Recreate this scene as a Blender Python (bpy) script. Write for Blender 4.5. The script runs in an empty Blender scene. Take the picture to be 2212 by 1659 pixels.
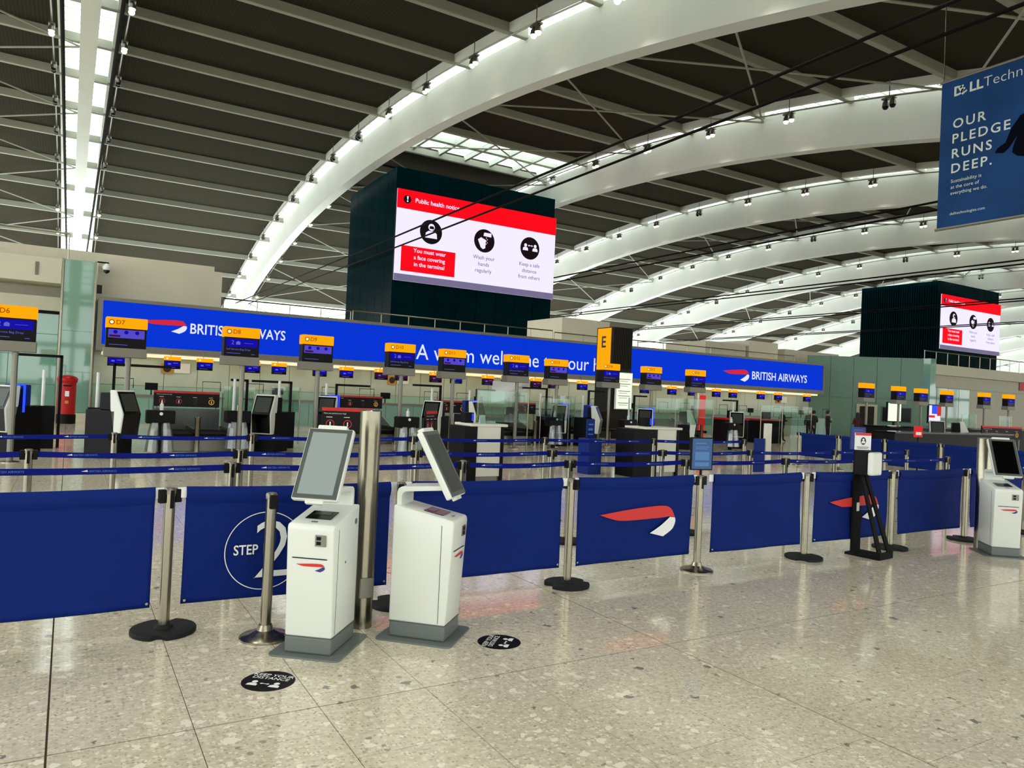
import bpy, bmesh, math, random
from mathutils import Matrix, Vector
random.seed(7)
C = bpy.context.scene.collection
PI = math.pi

# ---------------------------------------------------------------- camera, sky, exposure
EYE = 1.70
F_PX = 1599.0
yaw, pitch, roll = (math.radians(a) for a in (30.91, 0.74, 2.63))
fwd = Vector((math.sin(yaw)*math.cos(pitch), math.cos(yaw)*math.cos(pitch), math.sin(pitch)))
r0 = Vector((math.cos(yaw), -math.sin(yaw), 0)); u0 = r0.cross(fwd)
rt = r0*math.cos(roll) + u0*math.sin(roll); up = -r0*math.sin(roll) + u0*math.cos(roll)
cam_d = bpy.data.cameras.new('camera'); cam = bpy.data.objects.new('camera', cam_d); C.objects.link(cam)
cam.matrix_world = Matrix(((rt.x, up.x, -fwd.x, 0), (rt.y, up.y, -fwd.y, 0), (rt.z, up.z, -fwd.z, EYE), (0, 0, 0, 1)))
cam_d.sensor_fit = 'HORIZONTAL'; cam_d.sensor_width = 36.0; cam_d.lens = F_PX/2212*36.0
cam_d.clip_end = 800
bpy.context.scene.camera = cam
SKY = 3.4
world = bpy.data.worlds.new('overcast_sky'); bpy.context.scene.world = world
world.use_nodes = True
bg = world.node_tree.nodes['Background']; bg.inputs[0].default_value = (0.93, 0.98, 0.96, 1); bg.inputs[1].default_value = SKY
vs = bpy.context.scene.view_settings
vs.view_transform = 'Standard'; vs.look = 'None'; vs.gamma = 1.0; vs.use_curve_mapping = False
vs.exposure = 0.0
cy = bpy.context.scene.cycles
cy.max_bounces = 6; cy.diffuse_bounces = 3; cy.glossy_bounces = 3; cy.transmission_bounces = 4; cy.transparent_max_bounces = 10
cy.caustics_reflective = False; cy.caustics_refractive = False

# ---------------------------------------------------------------- materials
def lin(c):
    def f(v):
        v /= 255.0
        return v/12.92 if v <= 0.04045 else ((v+0.055)/1.055)**2.4
    return (f(c[0]), f(c[1]), f(c[2]), 1.0)
MATS = {}
def mat(name, col, rough=0.5, metal=0.0, var=0.0, vscale=6.0, bump=0.0, bscale=60.0, spec=0.5, emit=None, es=1.0, coat=0.0):
    m = bpy.data.materials.new(name); m.use_nodes = True; nt = m.node_tree; b = nt.nodes['Principled BSDF']
    b.inputs['Base Color'].default_value = lin(col); b.inputs['Roughness'].default_value = rough; b.inputs['Metallic'].default_value = metal
    b.inputs['Specular IOR Level'].default_value = spec
    if coat: b.inputs['Coat Weight'].default_value = coat
    if emit is not None:
        b.inputs['Emission Color'].default_value = lin(emit); b.inputs['Emission Strength'].default_value = es
    if var or bump:
        tc = nt.nodes.new('ShaderNodeTexCoord')
    if var:
        n = nt.nodes.new('ShaderNodeTexNoise'); n.inputs['Scale'].default_value = vscale; n.inputs['Detail'].default_value = 4
        nt.links.new(tc.outputs['Object'], n.inputs['Vector'])
        r = nt.nodes.new('ShaderNodeMapRange'); r.inputs[1].default_value = 0.3; r.inputs[2].default_value = 0.7; r.inputs[3].default_value = 1-var; r.inputs[4].default_value = 1+var
        nt.links.new(n.outputs['Fac'], r.inputs[0])
        mx = nt.nodes.new('ShaderNodeVectorMath'); mx.operation = 'SCALE'
        mx.inputs[0].default_value = lin(col)[:3]; nt.links.new(r.outputs[0], mx.inputs['Scale'])
        nt.links.new(mx.outputs[0], b.inputs['Base Color'])
    if bump:
        n2 = nt.nodes.new('ShaderNodeTexNoise'); n2.inputs['Scale'].default_value = bscale
        nt.links.new(tc.outputs['Object'], n2.inputs['Vector'])
        bm = nt.nodes.new('ShaderNodeBump'); bm.inputs['Strength'].default_value = bump; bm.inputs['Distance'].default_value = 0.02
        nt.links.new(n2.outputs['Fac'], bm.inputs['Height']); nt.links.new(bm.outputs[0], b.inputs['Normal'])
    MATS[name] = m
    return m
def emis(name, col, s=1.0, lights=False):
    m = mat(name, (5, 5, 5), 0.6, emit=col, es=s, spec=0.05)
    if not lights: m.cycles.emission_sampling = 'NONE'
    return m
def glassy(name, tint, mixf=0.12, rough=0.03):
    m = bpy.data.materials.new(name); m.use_nodes = True; nt = m.node_tree
    for n in list(nt.nodes): nt.nodes.remove(n)
    o = nt.nodes.new('ShaderNodeOutputMaterial'); t = nt.nodes.new('ShaderNodeBsdfTransparent'); g = nt.nodes.new('ShaderNodeBsdfGlossy'); mx = nt.nodes.new('ShaderNodeMixShader')
    t.inputs[0].default_value = lin(tint); g.inputs['Roughness'].default_value = rough; mx.inputs[0].default_value = mixf
    nt.links.new(t.outputs[0], mx.inputs[1]); nt.links.new(g.outputs[0], mx.inputs[2]); nt.links.new(mx.outputs[0], o.inputs[0])
    MATS[name] = m
    return m
mat('white_paint', (206, 209, 201), 0.7, spec=0.08, var=0.03, vscale=0.5)
mat('purlin_grey', (152, 154, 141), 0.7, spec=0.05, var=0.05, vscale=0.8)
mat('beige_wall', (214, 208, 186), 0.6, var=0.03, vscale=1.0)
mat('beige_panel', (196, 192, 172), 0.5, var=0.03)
mat('pale_panel', (186, 196, 180), 0.2, var=0.04, vscale=1.5)
mat('green_glass', (124, 166, 148), 0.04, var=0.03, vscale=0.7, spec=0.8)
mat('green_solid', (132, 172, 154), 0.3, var=0.03)
mat('green_dark', (104, 140, 122), 0.35, var=0.04)
mat('mint_panel', (160, 196, 176), 0.25, var=0.03)
mat('teal_glass', (0, 30, 36), 0.18, var=0.2, vscale=0.4, spec=0.02)
mat('dark_slat', (40, 38, 32), 0.6, spec=0.2)
mat('steel', (150, 144, 126), 0.24, metal=1.0, var=0.05, vscale=20)
mat('steel_dull', (128, 125, 114), 0.4, metal=0.8)
mat('grey_metal', (124, 121, 108), 0.45, metal=0.5)
mat('black', (9, 9, 10), 0.5, spec=0.15)
mat('black_matte', (16, 16, 15), 0.75, spec=0.15, bump=0.2, bscale=150)
mat('black_gloss', (5, 5, 6), 0.15, spec=0.3)
mat('cable_black', (20, 17, 14), 0.7, spec=0.05)
mat('kiosk_white', (226, 230, 222), 0.25, bump=0.05, bscale=300)
mat('kiosk_grey', (104, 112, 108), 0.4)
mat('bezel_grey', (84, 90, 86), 0.25)
mat('banner_blue', (8, 34, 108), 0.7, spec=0.12, var=0.06, vscale=3.0, bump=0.1, bscale=400)
mat('belt_blue', (12, 26, 122), 0.7, spec=0.1)
mat('print_white', (238, 240, 240), 0.5)
mat('print_blue_light', (92, 132, 190), 0.6, spec=0.1)
mat('print_red', (214, 40, 36), 0.5)
mat('print_navy', (34, 54, 130), 0.5)
mat('print_black', (22, 20, 20), 0.5)
mat('sticker_black', (12, 12, 14), 0.6, spec=0.15)
mat('post_red', (176, 12, 16), 0.35, spec=0.3, var=0.06, vscale=8)
mat('ad_blue', (16, 58, 108), 0.6, spec=0.15, var=0.25, vscale=0.5)
mat('ad_text', (196, 206, 200), 0.6)
mat('ad_dark', (6, 9, 20), 0.8, spec=0.03)
mat('red_board', (150, 24, 26), 0.4)
mat('info_black', (26, 19, 19), 0.5, spec=0.2)
mat('belt_black', (10, 10, 10), 0.6, spec=0.15)
mat('board_blue', (18, 66, 118), 0.35, emit=(14, 74, 125), es=0.3)
mat('stand_blue', (10, 40, 122), 0.5, spec=0.2)
mat('plastic_clear', (190, 200, 200), 0.2)
mat('skin', (190, 140, 112), 0.5)
mat('coat_black', (20, 20, 22), 0.8); mat('coat_maroon', (70, 20, 22), 0.8); mat('trouser', (24, 24, 28), 0.8)
mat('hair_dark', (22, 16, 12), 0.6)
mat('concrete', (150, 150, 140), 0.7, var=0.05)
mat('rubber', (26, 28, 27), 0.65, spec=0.2, var=0.1, vscale=30)
emis('sign_blue', (0, 52, 214), 0.98, True)
emis('sign_white', (225, 232, 250), 1.0)
emis('sign_red', (225, 40, 60), 0.9)
emis('yellow_lit', (255, 168, 0), 1.05)
mat('plate_amber', (196, 140, 40), 0.5)
emis('led_white', (226, 220, 248), 1.2, True)
emis('led_red', (240, 4, 22), 1.2, True)
emis('led_grey', (124, 116, 150), 0.9)
emis('led_black', (30, 16, 22), 0.7)
emis('screen_blue', (16, 8, 180), 0.8)
emis('screen_lilac', (96, 80, 220), 0.8)
emis('screen_dark', (10, 8, 26), 0.8)
emis('screen_text', (110, 110, 230), 0.8)
emis('screen_maroon', (70, 10, 60), 0.8)
emis('orange_text', (170, 80, 0), 0.9)
emis('cream_light', (255, 236, 190), 1.1)
emis('lamp_lens', (255, 232, 196), 6.0)
emis('blue_led', (30, 60, 255), 2.2, True)
emis('lightbox', (240, 255, 225), 1.1)
emis('red_lit', (235, 50, 50), 0.8)
emis('display_sky_sheen', (178, 190, 182), 0.75)  # even glow painted in place of the bright reflection on the kiosk screen
mat('display_grey', (52, 58, 53), 0.25, spec=0.35)
mat('display_black', (4, 4, 5), 0.2, spec=0.2)
glassy('roof_glass', (250, 255, 252), 0.05)
glassy('clear_glass', (226, 238, 231), 0.05)
glassy('thin_plastic', (225, 230, 228), 0.22, 0.25)

def deck_material():
    m = bpy.data.materials.new('roof_deck'); m.use_nodes = True; nt = m.node_tree; b = nt.nodes['Principled BSDF']
    tc = nt.nodes.new('ShaderNodeTexCoord'); w = nt.nodes.new('ShaderNodeTexWave'); w.inputs['Scale'].default_value = 1.6; w.bands_direction = 'X'
    nt.links.new(tc.outputs['Object'], w.inputs['Vector'])
    cr = nt.nodes.new('ShaderNodeValToRGB'); cr.color_ramp.elements[0].color = lin((52, 50, 42)); cr.color_ramp.elements[1].color = lin((56, 54, 45))
    nt.links.new(w.outputs['Fac'], cr.inputs[0]); nt.links.new(cr.outputs[0], b.inputs['Base Color']); b.inputs['Roughness'].default_value = 0.9; b.inputs['Specular IOR Level'].default_value = 0.0
    bp = nt.nodes.new('ShaderNodeBump'); bp.inputs['Strength'].default_value = 0.2; bp.inputs['Distance'].default_value = 0.05
    nt.links.new(w.outputs['Fac'], bp.inputs['Height']); nt.links.new(bp.outputs[0], b.inputs['Normal'])
    MATS['roof_deck'] = m
deck_material()

def terrazzo(name, joints):
    m = bpy.data.materials.new(name); m.use_nodes = True; nt = m.node_tree; b = nt.nodes['Principled BSDF']; L = nt.links
    geo = nt.nodes.new('ShaderNodeNewGeometry')
    warp = nt.nodes.new('ShaderNodeTexNoise'); warp.inputs['Scale'].default_value = 34; warp.inputs['Detail'].default_value = 1; L.new(geo.outputs['Position'], warp.inputs['Vector'])
    def vor(scale, thr, off):
        mp = nt.nodes.new('ShaderNodeMapping'); mp.inputs['Location'].default_value = (off, off*1.7, 0); L.new(geo.outputs['Position'], mp.inputs['Vector'])
        ad = nt.nodes.new('ShaderNodeVectorMath'); ad.operation = 'MULTIPLY_ADD'; ad.inputs[1].default_value = (0.9/scale,)*3
        L.new(warp.outputs['Color'], ad.inputs[0]); L.new(mp.outputs[0], ad.inputs[2])
        v = nt.nodes.new('ShaderNodeTexVoronoi'); v.inputs['Scale'].default_value = scale; v.inputs['Randomness'].default_value = 1.0; v.voronoi_dimensions = '2D'
        L.new(ad.outputs[0], v.inputs['Vector'])
        sep = nt.nodes.new('ShaderNodeSeparateColor'); L.new(v.outputs['Color'], sep.inputs[0])
        # chip radius grows with the cell's random value
        mr = nt.nodes.new('ShaderNodeMapRange'); mr.inputs[1].default_value = thr; mr.inputs[2].default_value = 1.0; mr.inputs[3].default_value = 0.0; mr.inputs[4].default_value = 0.46
        L.new(sep.outputs[0], mr.inputs[0])
        lt = nt.nodes.new('ShaderNodeMath'); lt.operation = 'LESS_THAN'; L.new(v.outputs['Distance'], lt.inputs[0]); L.new(mr.outputs[0], lt.inputs[1])
        return lt.outputs[0], sep.outputs[1]
    n = nt.nodes.new('ShaderNodeTexNoise'); n.inputs['Scale'].default_value = 26; n.inputs['Detail'].default_value = 5; L.new(geo.outputs['Position'], n.inputs['Vector'])
    cr = nt.nodes.new('ShaderNodeValToRGB'); e = cr.color_ramp.elements
    e[0].position = 0.35; e[0].color = lin((202, 193, 170)); e[1].position = 0.68; e[1].color = lin((226, 217, 194))
    L.new(n.outputs['Fac'], cr.inputs[0])
    big = nt.nodes.new('ShaderNodeTexNoise'); big.inputs['Scale'].default_value = 1.1; big.inputs['Detail'].default_value = 2; L.new(geo.outputs['Position'], big.inputs['Vector'])
    mr0 = nt.nodes.new('ShaderNodeMapRange'); mr0.inputs[1].default_value = 0.3; mr0.inputs[2].default_value = 0.7; mr0.inputs[3].default_value = 0.93; mr0.inputs[4].default_value = 1.06; L.new(big.outputs['Fac'], mr0.inputs[0])
    sc = nt.nodes.new('ShaderNodeVectorMath'); sc.operation = 'SCALE'; L.new(cr.outputs[0], sc.inputs[0]); L.new(mr0.outputs[0], sc.inputs['Scale'])
    cur = sc.outputs[0]
    for scale, thr, off, col in ((48, 0.5, 3.0, (184, 174, 152)), (40, 0.55, 5.0, (232, 224, 204)), (18, 0.86, 0.0, (240, 233, 215)), (26, 0.975, 7.0, (164, 154, 136)), (13, 0.93, 11.0, (242, 234, 214)), (14, 0.985, 19.0, (138, 130, 122))):
        f, _ = vor(scale, thr, off)
        mx = nt.nodes.new('ShaderNodeMix'); mx.data_type = 'RGBA'; L.new(f, mx.inputs['Factor']); L.new(cur, mx.inputs['A']); mx.inputs['B'].default_value = lin(col)
        cur = mx.outputs['Result']
    if joints:
        br = nt.nodes.new('ShaderNodeTexBrick'); br.inputs['Scale'].default_value = 1.0; br.inputs['Brick Width'].default_value = 0.612; br.inputs['Row Height'].default_value = 0.612
        br.inputs['Mortar Size'].default_value = 0.003; br.offset = 0.5
        L.new(geo.outputs['Position'], br.inputs['Vector'])
        mx = nt.nodes.new('ShaderNodeMix'); mx.data_type = 'RGBA'; L.new(br.outputs['Fac'], mx.inputs['Factor']); L.new(cur, mx.inputs['A']); mx.inputs['B'].default_value = lin((110, 104, 92)); cur = mx.outputs['Result']
    L.new(cur, b.inputs['Base Color'])
    r = nt.nodes.new('ShaderNodeMapRange'); r.inputs[3].default_value = 0.05; r.inputs[4].default_value = 0.14; L.new(n.outputs['Fac'], r.inputs[0]); L.new(r.outputs[0], b.inputs['Roughness'])
    b.inputs['Specular IOR Level'].default_value = 0.55
    MATS[name] = m
terrazzo('terrazzo', False); terrazzo('terrazzo_far', True)
mat('grout', (74, 60, 50), 0.9, spec=0.1)
mat('cabinet_white', (226, 224, 210), 0.4)

# ---------------------------------------------------------------- mesh building
class MB:
    def __init__(s): s.v = []; s.f = []
    def add(s, vs, fs):
        o = len(s.v); s.v += [tuple(p) for p in vs]; s.f += [tuple(i+o for i in f) for f in fs]; return s
    def box(s, x0, x1, y0, y1, z0, z1):
        return s.add([(x0,y0,z0),(x1,y0,z0),(x1,y1,z0),(x0,y1,z0),(x0,y0,z1),(x1,y0,z1),(x1,y1,z1),(x0,y1,z1)],
                     [(0,3,2,1),(4,5,6,7),(0,1,5,4),(1,2,6,5),(2,3,7,6),(3,0,4,7)])
    def quad(s, a, b, c, d): return s.add([a,b,c,d], [(0,1,2,3)])
    def prism_x(s, prof, x0, x1):            # prof: (y,z), counter-clockwise seen from +x
        n = len(prof); vs = [(x0,y,z) for y,z in prof] + [(x1,y,z) for y,z in prof]
        fs = [tuple(range(n-1,-1,-1)), tuple(range(n,2*n))] + [(i,(i+1)%n,n+(i+1)%n,n+i) for i in range(n)]
        return s.add(vs, fs)
    def prism_z(s, prof, z0, z1):            # prof: (x,y)
        n = len(prof); vs = [(x,y,z0) for x,y in prof] + [(x,y,z1) for x,y in prof]
        fs = [tuple(range(n-1,-1,-1)), tuple(range(n,2*n))] + [(i,(i+1)%n,n+(i+1)%n,n+i) for i in range(n)]
        return s.add(vs, fs)
    def tube(s, pts, r, n=8, caps=True):
        pts = [Vector(p) for p in pts]; rings = []
        rs = r if isinstance(r, (list, tuple)) else [r]*len(pts)
        for i, p in enumerate(pts):
            d = (pts[min(i+1,len(pts)-1)] - pts[max(i-1,0)]).normalized()
            a = Vector((0,0,1)) if abs(d.z) < 0.95 else Vector((1,0,0))
            u = d.cross(a).normalized(); w = d.cross(u)
            rings.append([p + (u*math.cos(2*PI*k/n) + w*math.sin(2*PI*k/n))*rs[i] for k in range(n)])
        vs = [q for rg in rings for q in rg]; fs = []
        for i in range(len(pts)-1):
            for k in range(n): fs.append((i*n+k, (i+1)*n+k, (i+1)*n+(k+1)%n, i*n+(k+1)%n))
        if caps: fs += [tuple(range(n)), tuple(range(len(vs)-1, len(vs)-n-1, -1))]
        return s.add(vs, fs)
    def lathe(s, prof, n=20, cx=0, cy=0):    # prof (r,z) bottom to top
        vs = []; fs = []
        for r, z in prof:
            for k in range(n): vs.append((cx+r*math.cos(2*PI*k/n), cy+r*math.sin(2*PI*k/n), z))
        for i in range(len(prof)-1):
            for k in range(n): fs.append((i*n+k, i*n+(k+1)%n, (i+1)*n+(k+1)%n, (i+1)*n+k))
        fs += [tuple(range(n-1,-1,-1)), tuple(range((len(prof)-1)*n, len(prof)*n))]
        return s.add(vs, fs)
    def mesh(s, name, m, smooth=False, bevel=0.0, segs=2):
        me = bpy.data.meshes.new(name); me.from_pydata(s.v, [], s.f); me.materials.append(MATS[m])
        if bevel:
            bm = bmesh.new(); bm.from_mesh(me)
            bmesh.ops.remove_doubles(bm, verts=bm.verts, dist=1e-6)
            ed = [e for e in bm.edges if len(e.link_faces) == 2 and e.calc_face_angle(0) > 0.35]
            bmesh.ops.bevel(bm, geom=ed, offset=bevel, segments=segs, affect='EDGES', profile=0.5, clamp_overlap=True)
            bm.to_mesh(me); bm.free()
        if smooth:
            me.shade_smooth()
            try: me.set_sharp_from_angle(angle=math.radians(40))
            except Exception: pass
        return me
    def build(s, name, m, parent=None, smooth=False, bevel=0.0, segs=2):
        return link(name, s.mesh(name, m, smooth, bevel, segs), parent)
def link(name, me, parent=None, M=None):
    o = bpy.data.objects.new(name, me); C.objects.link(o)
    if parent is not None: o.parent = parent
    if M is not None: o.matrix_local = M
    return o
def tag(o, label=None, cat=None, group=None, kind=None):
    if label: o['label'] = label
    if cat: o['category'] = cat
    if group: o['group'] = group
    if kind: o['kind'] = kind
    return o
def thing(name, label, cat, loc=(0,0,0), rz=0.0, group=None):
    o = bpy.data.objects.new(name, None); C.objects.link(o); o.location = loc; o.rotation_euler = (0,0,rz); o.empty_display_size = 0.1
    return tag(o, label, cat, group)
def copy_tree(o, parent=None):
    c = o.copy(); C.objects.link(c); c.parent = parent
    for ch in list(o.children): copy_tree(ch, c)
    return c
def B(*a): return MB().box(*a)

# flat print: a 2D shape (x right, y up) laid on a plane by matrix M
FRONT = Matrix(((1,0,0,0),(0,0,-1,0),(0,1,0,0),(0,0,0,1)))           # plane that faces -Y
FACE_NX = Matrix(((0,0,-1,0),(-1,0,0,0),(0,1,0,0),(0,0,0,1)))         # plane that faces -X
def T(x, y, z): return Matrix.Translation((x, y, z))
def flat(polys, name, m, parent, M):
    mb = MB()
    for p in polys: mb.add([(x, y, 0) for x, y in p], [tuple(range(len(p)))])
    return link(name, mb.mesh(name, m), parent, M)
def rect(x0, x1, y0, y1): return [(x0,y0),(x1,y0),(x1,y1),(x0,y1)]
def disc(cx, cy, r, n=28, ry=None): return [(cx+r*math.cos(2*PI*k/n), cy+(ry or r)*math.sin(2*PI*k/n)) for k in range(n)]
def ring_polys(cx, cy, r0, r1, n=40):
    out = []
    for k in range(n):
        a, b = 2*PI*k/n, 2*PI*(k+1)/n
        out.append([(cx+r0*math.cos(a), cy+r0*math.sin(a)), (cx+r1*math.cos(a), cy+r1*math.sin(a)), (cx+r1*math.cos(b), cy+r1*math.sin(b)), (cx+r0*math.cos(b), cy+r0*math.sin(b))])
    return out
_TXT = {}
def _text_mesh(s, bold, spacing):
    k = (s, bold, spacing)
    if k not in _TXT:
        cu = bpy.data.curves.new('text_curve', 'FONT'); cu.body = s; cu.size = 1.0; cu.offset = bold; cu.space_character = spacing; cu.resolution_u = 3
        cu.fill_mode = 'FRONT'
        ob = bpy.data.objects.new('text_curve', cu); C.objects.link(ob)
        dg = bpy.context.evaluated_depsgraph_get(); me = bpy.data.meshes.new_from_object(ob.evaluated_get(dg))
        bpy.data.objects.remove(ob); bpy.data.curves.remove(cu)
        xs = [v.co.x for v in me.vertices]; ys = [v.co.y for v in me.vertices]
        _TXT[k] = (me, min(xs), max(xs), min(ys), max(ys))
    return _TXT[k]
CAP = None
def text(s, m, parent, M, x, y, h, align='L', width=None, bold=0.0, spacing=1.0, name='lettering', rot=0.0):
    """letters of cap height h with their baseline at (x,y) of the plane M"""
    global CAP
    if CAP is None: CAP = _text_mesh('H', 0.0, 1.0)[4]
    me0, x0, x1, _, _ = _text_mesh(s, bold, spacing)
    me = me0.copy(); me.materials.clear(); me.materials.append(MATS[m])
    sy = h/CAP; sx = (width/(x1-x0)) if width else sy
    off = {'L': -x0*sx, 'C': -(x0+x1)/2*sx, 'R': -x1*sx}[align]
    return link(name, me, parent, M @ T(x, y, 0) @ Matrix.Rotation(rot, 4, 'Z') @ T(off, 0, 0) @ Matrix.Diagonal((sx, sy, 1, 1)))
def bez(p0, p1, p2, p3, n=8):
    return [tuple((1-t)**3*a+3*(1-t)**2*t*b+3*(1-t)*t*t*c+t**3*d for a,b,c,d in zip(p0,p1,p2,p3)) for t in [i/n for i in range(n+1)]]
def ribbon_logo(parent, M, w, red='print_red', tail='print_white', ys=1.0):
    """red ribbon that curls under on its far end; w wide, origin at its tip"""
    def smooth(p, n=4):
        out = []
        for i in range(len(p)-1):
            p0, p1, p2, p3 = p[max(i-1,0)], p[i], p[i+1], p[min(i+2,len(p)-1)]
            for k in range(n):
                t = k/n; out.append(tuple(0.5*(2*b+(c-a)*t+(2*a-5*b+4*c-d)*t*t+(-a+3*b-3*c+d)*t**3) for a, b, c, d in zip(p0, p1, p2, p3)))
        return out + [p[-1]]
    top = smooth([(0,0), (0.31,0.034), (0.65,0.06), (0.853,0.061), (0.944,0.027), (1.0,-0.063)])
    bot = smooth([(1.0,-0.063), (0.93,-0.052), (0.85,-0.058), (0.72,-0.063), (0.31,-0.07), (0.15,-0.045), (0,0)])
    flat([[(x*w, y*w*ys) for x, y in top + bot[1:-1]]], 'logo', red, parent, M)
    tl = smooth([(1.0,-0.066), (1.007,-0.11), (0.966,-0.187), (0.842,-0.257)]) + [(0.66,-0.214)] + smooth([(0.66,-0.214), (0.786,-0.153), (0.876,-0.097), (0.93,-0.058)])[1:]
    flat([[(x*w, y*w*ys) for x, y in tl]], 'logo', tail, parent, M)

# ---------------------------------------------------------------- roof geometry
RC, RR = (55.9, -154.27), 173.5
def zb(y): return RC[1] + math.sqrt(RR*RR - (y-RC[0])**2)
XB = [-18.0, 0.1] + [20.0 + 18.0*i for i in range(16)]
PY = [51.9 + 6.35*n for n in range(-10, 12)]
Y0, Y1 = PY[0], PY[-1]

# floor ------------------------------------------------------------------------------
TW = 0.612; TX0, TY0 = -0.01, 3.86
floor = B(-60, 330, -24, 75, -0.6, -0.0025).build('floor', 'grout'); tag(floor, 'pale grey terrazzo tile floor of the check-in hall', None, kind='structure')
def to_px(p):
    v = Vector(p) - Vector((0,0,EYE)); z = v.dot(fwd)
    return (1106+F_PX*v.dot(rt)/z, 829.5-F_PX*v.dot(up)/z, z) if z > 0.1 else None
NI0, NI1 = -12, 62
_tm = {}
def tile_edges(x, y, l):
    i = round((x-TX0)/TW); yy = (y-TY0)/(6*TW); ye = (y+l-TY0)/(6*TW); g = 0.0018; G = 0.0048
    return (G if i % 6 == 0 else g, G if i % 6 == 5 else g, G if abs(yy-round(yy)) < 0.01 else g, G if abs(ye-round(ye)) < 0.01 else g)
def tile_mesh(x, y, l):
    k = (round(l, 3),) + tile_edges(x, y, l)
    if k not in _tm: _tm[k] = B(k[1], TW-k[2], k[3], l-k[4], -0.013, 0.0).mesh('floor_tile', 'terrazzo')
    return _tm[k]
fixed = []
for i in range(NI0, NI1):
    x0 = TX0 + i*TW
    for blk in range(-2, 7):
        yb = TY0 + blk*6*TW
        if i % 2 == 0: fixed += [(x0, yb+k*TW, TW) for k in range(6)]
        else: fixed += [(x0, yb, TW/2)] + [(x0, yb+TW/2+k*TW, TW) for k in range(5)] + [(x0, yb+5.5*TW, TW/2)]
TYMIN, TYMAX = TY0-12*TW, TY0+42*TW; TXMIN, TXMAX = TX0+NI0*TW, TX0+NI1*TW
scored = []
for t in fixed:
    ps = [to_px((t[0]+a*TW, t[1]+b*t[2], 0)) for a in (0,1) for b in (0,1)]; pc = to_px((t[0]+TW/2, t[1]+t[2]/2, 0))
    s = 0
    if pc and all(ps) and -250 < pc[0] < 2460 and 1010 < pc[1] < 1800: s = t[2]/(pc[2]**3)
    scored.append((s, t))
scored.sort(key=lambda a: -a[0])
for s, t in scored[:280]:
    o = link('tile', tile_mesh(*t), floor); o.location = (t[0], t[1], 0)
rest = MB()
for s, (x, y, l) in scored[280:]:
    e = tile_edges(x, y, l); rest.box(x+e[0], x+TW-e[1], y+e[2], y+l-e[3], -0.013, 0.0)
tag(rest.build('tile', 'terrazzo', floor), kind='stuff')
far = MB()
for a in ((-60, TXMIN, -24, 75), (TXMAX, 330, -24, 75), (TXMIN, TXMAX, -24, TYMIN), (TXMIN, TXMAX, TYMAX, 75)): far.box(a[0], a[1], a[2], a[3], -0.013, 0)
tag(far.build('tile', 'terrazzo_far', floor), kind='stuff')

# roof ---------------------------------------------------------------------------------
ceiling = thing('ceiling', 'dark ribbed roof deck between white arched beams', None); ceiling['kind'] = 'structure'
far_deck = MB(); far_purlin = MB()
def glazed(bay, n):
    y = (PY[n]+PY[n+1])/2
    return (bay in (2, 6) and 50 < y < 58) or (2 <= bay < 7 and 106 < y < 113)
for bay in range(len(XB)-1):
    xa, xb = XB[bay]+1.55, XB[bay+1]-1.55
    for n in range(len(PY)-1):
        ya, yb_ = PY[n], PY[n+1]; za, zc = zb(ya)+2.95, zb(yb_)+2.95
        def slab(x0, x1, t0, t1, lo, hi):
            p = [(ya+(yb_-ya)*t0, za+(zc-za)*t0), (ya+(yb_-ya)*t1, za+(zc-za)*t1)]
            m = MB(); vs = [(x, q[0], q[1]+d) for x in (x0, x1) for q in p for d in (lo, hi)]
            return m.add(vs, [(0,1,3,2),(4,6,7,5),(0,2,6,4),(1,5,7,3),(0,4,5,1),(2,3,7,6)])
        if glazed(bay, n):
            k = 6
            for q in range(k):
                slab(xa+(xb-xa)*q/k+0.12, xa+(xb-xa)*(q+1)/k-0.12, 0.06, 0.94, 0.1, 0.14).build('skylight_pane', 'roof_glass', ceiling)
                slab(xa+(xb-xa)*q/k-0.12, xa+(xb-xa)*q/k+0.12, 0, 1, -0.25, 0.2).build('glazing_bar', 'white_paint', ceiling)
            slab(xa, xb, 0.46, 0.54, -0.2, 0.2).build('glazing_bar', 'white_paint', ceiling)
        else:
            if bay < 10: slab(xa, xb, 0, 1, 0, 0.2).build('deck_panel', 'roof_deck', ceiling)
            else: q = slab(xa, xb, 0, 1, 0, 0.2); far_deck.add(q.v, q.f)
for bay in range(len(XB)-1):
    for y in PY:
        z = zb(y)
        m = MB()
        x0, x1 = XB[bay]+0.4, XB[bay+1]-0.4
        m.prism_x([(y-0.13, z+2.42), (y+0.13, z+2.42), (y+0.15, z+2.45), (y+0.15, z+2.95), (y-0.15, z+2.95), (y-0.15, z+2.45)], x0, x1)
        if bay < 10: m.build('purlin', 'purlin_grey', ceiling)
        else: far_purlin.add(m.v, m.f)
tag(far_deck.build('deck_panel', 'roof_deck', ceiling), kind='stuff'); tag(far_purlin.build('purlin', 'purlin_grey', ceiling), kind='stuff')
# thin cross braces
for bay in (0, 2, 4, 6):
    for n in range(1 if bay else 2, len(PY)-2, 2):
        for a, b in (((XB[bay]+0.4, PY[n]), (XB[bay+1]-0.4, PY[n+2])), ((XB[bay]+0.4, PY[n+2]), (XB[bay+1]-0.4, PY[n]))):
            MB().tube([(a[0], a[1], zb(a[1])+2.2), ((a[0]+b[0])/2, (a[1]+b[1])/2, zb((a[1]+b[1])/2)+2.15), (b[0], b[1], zb(b[1])+2.2)], 0.06, 6).build('brace', 'purlin_grey', ceiling)

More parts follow.
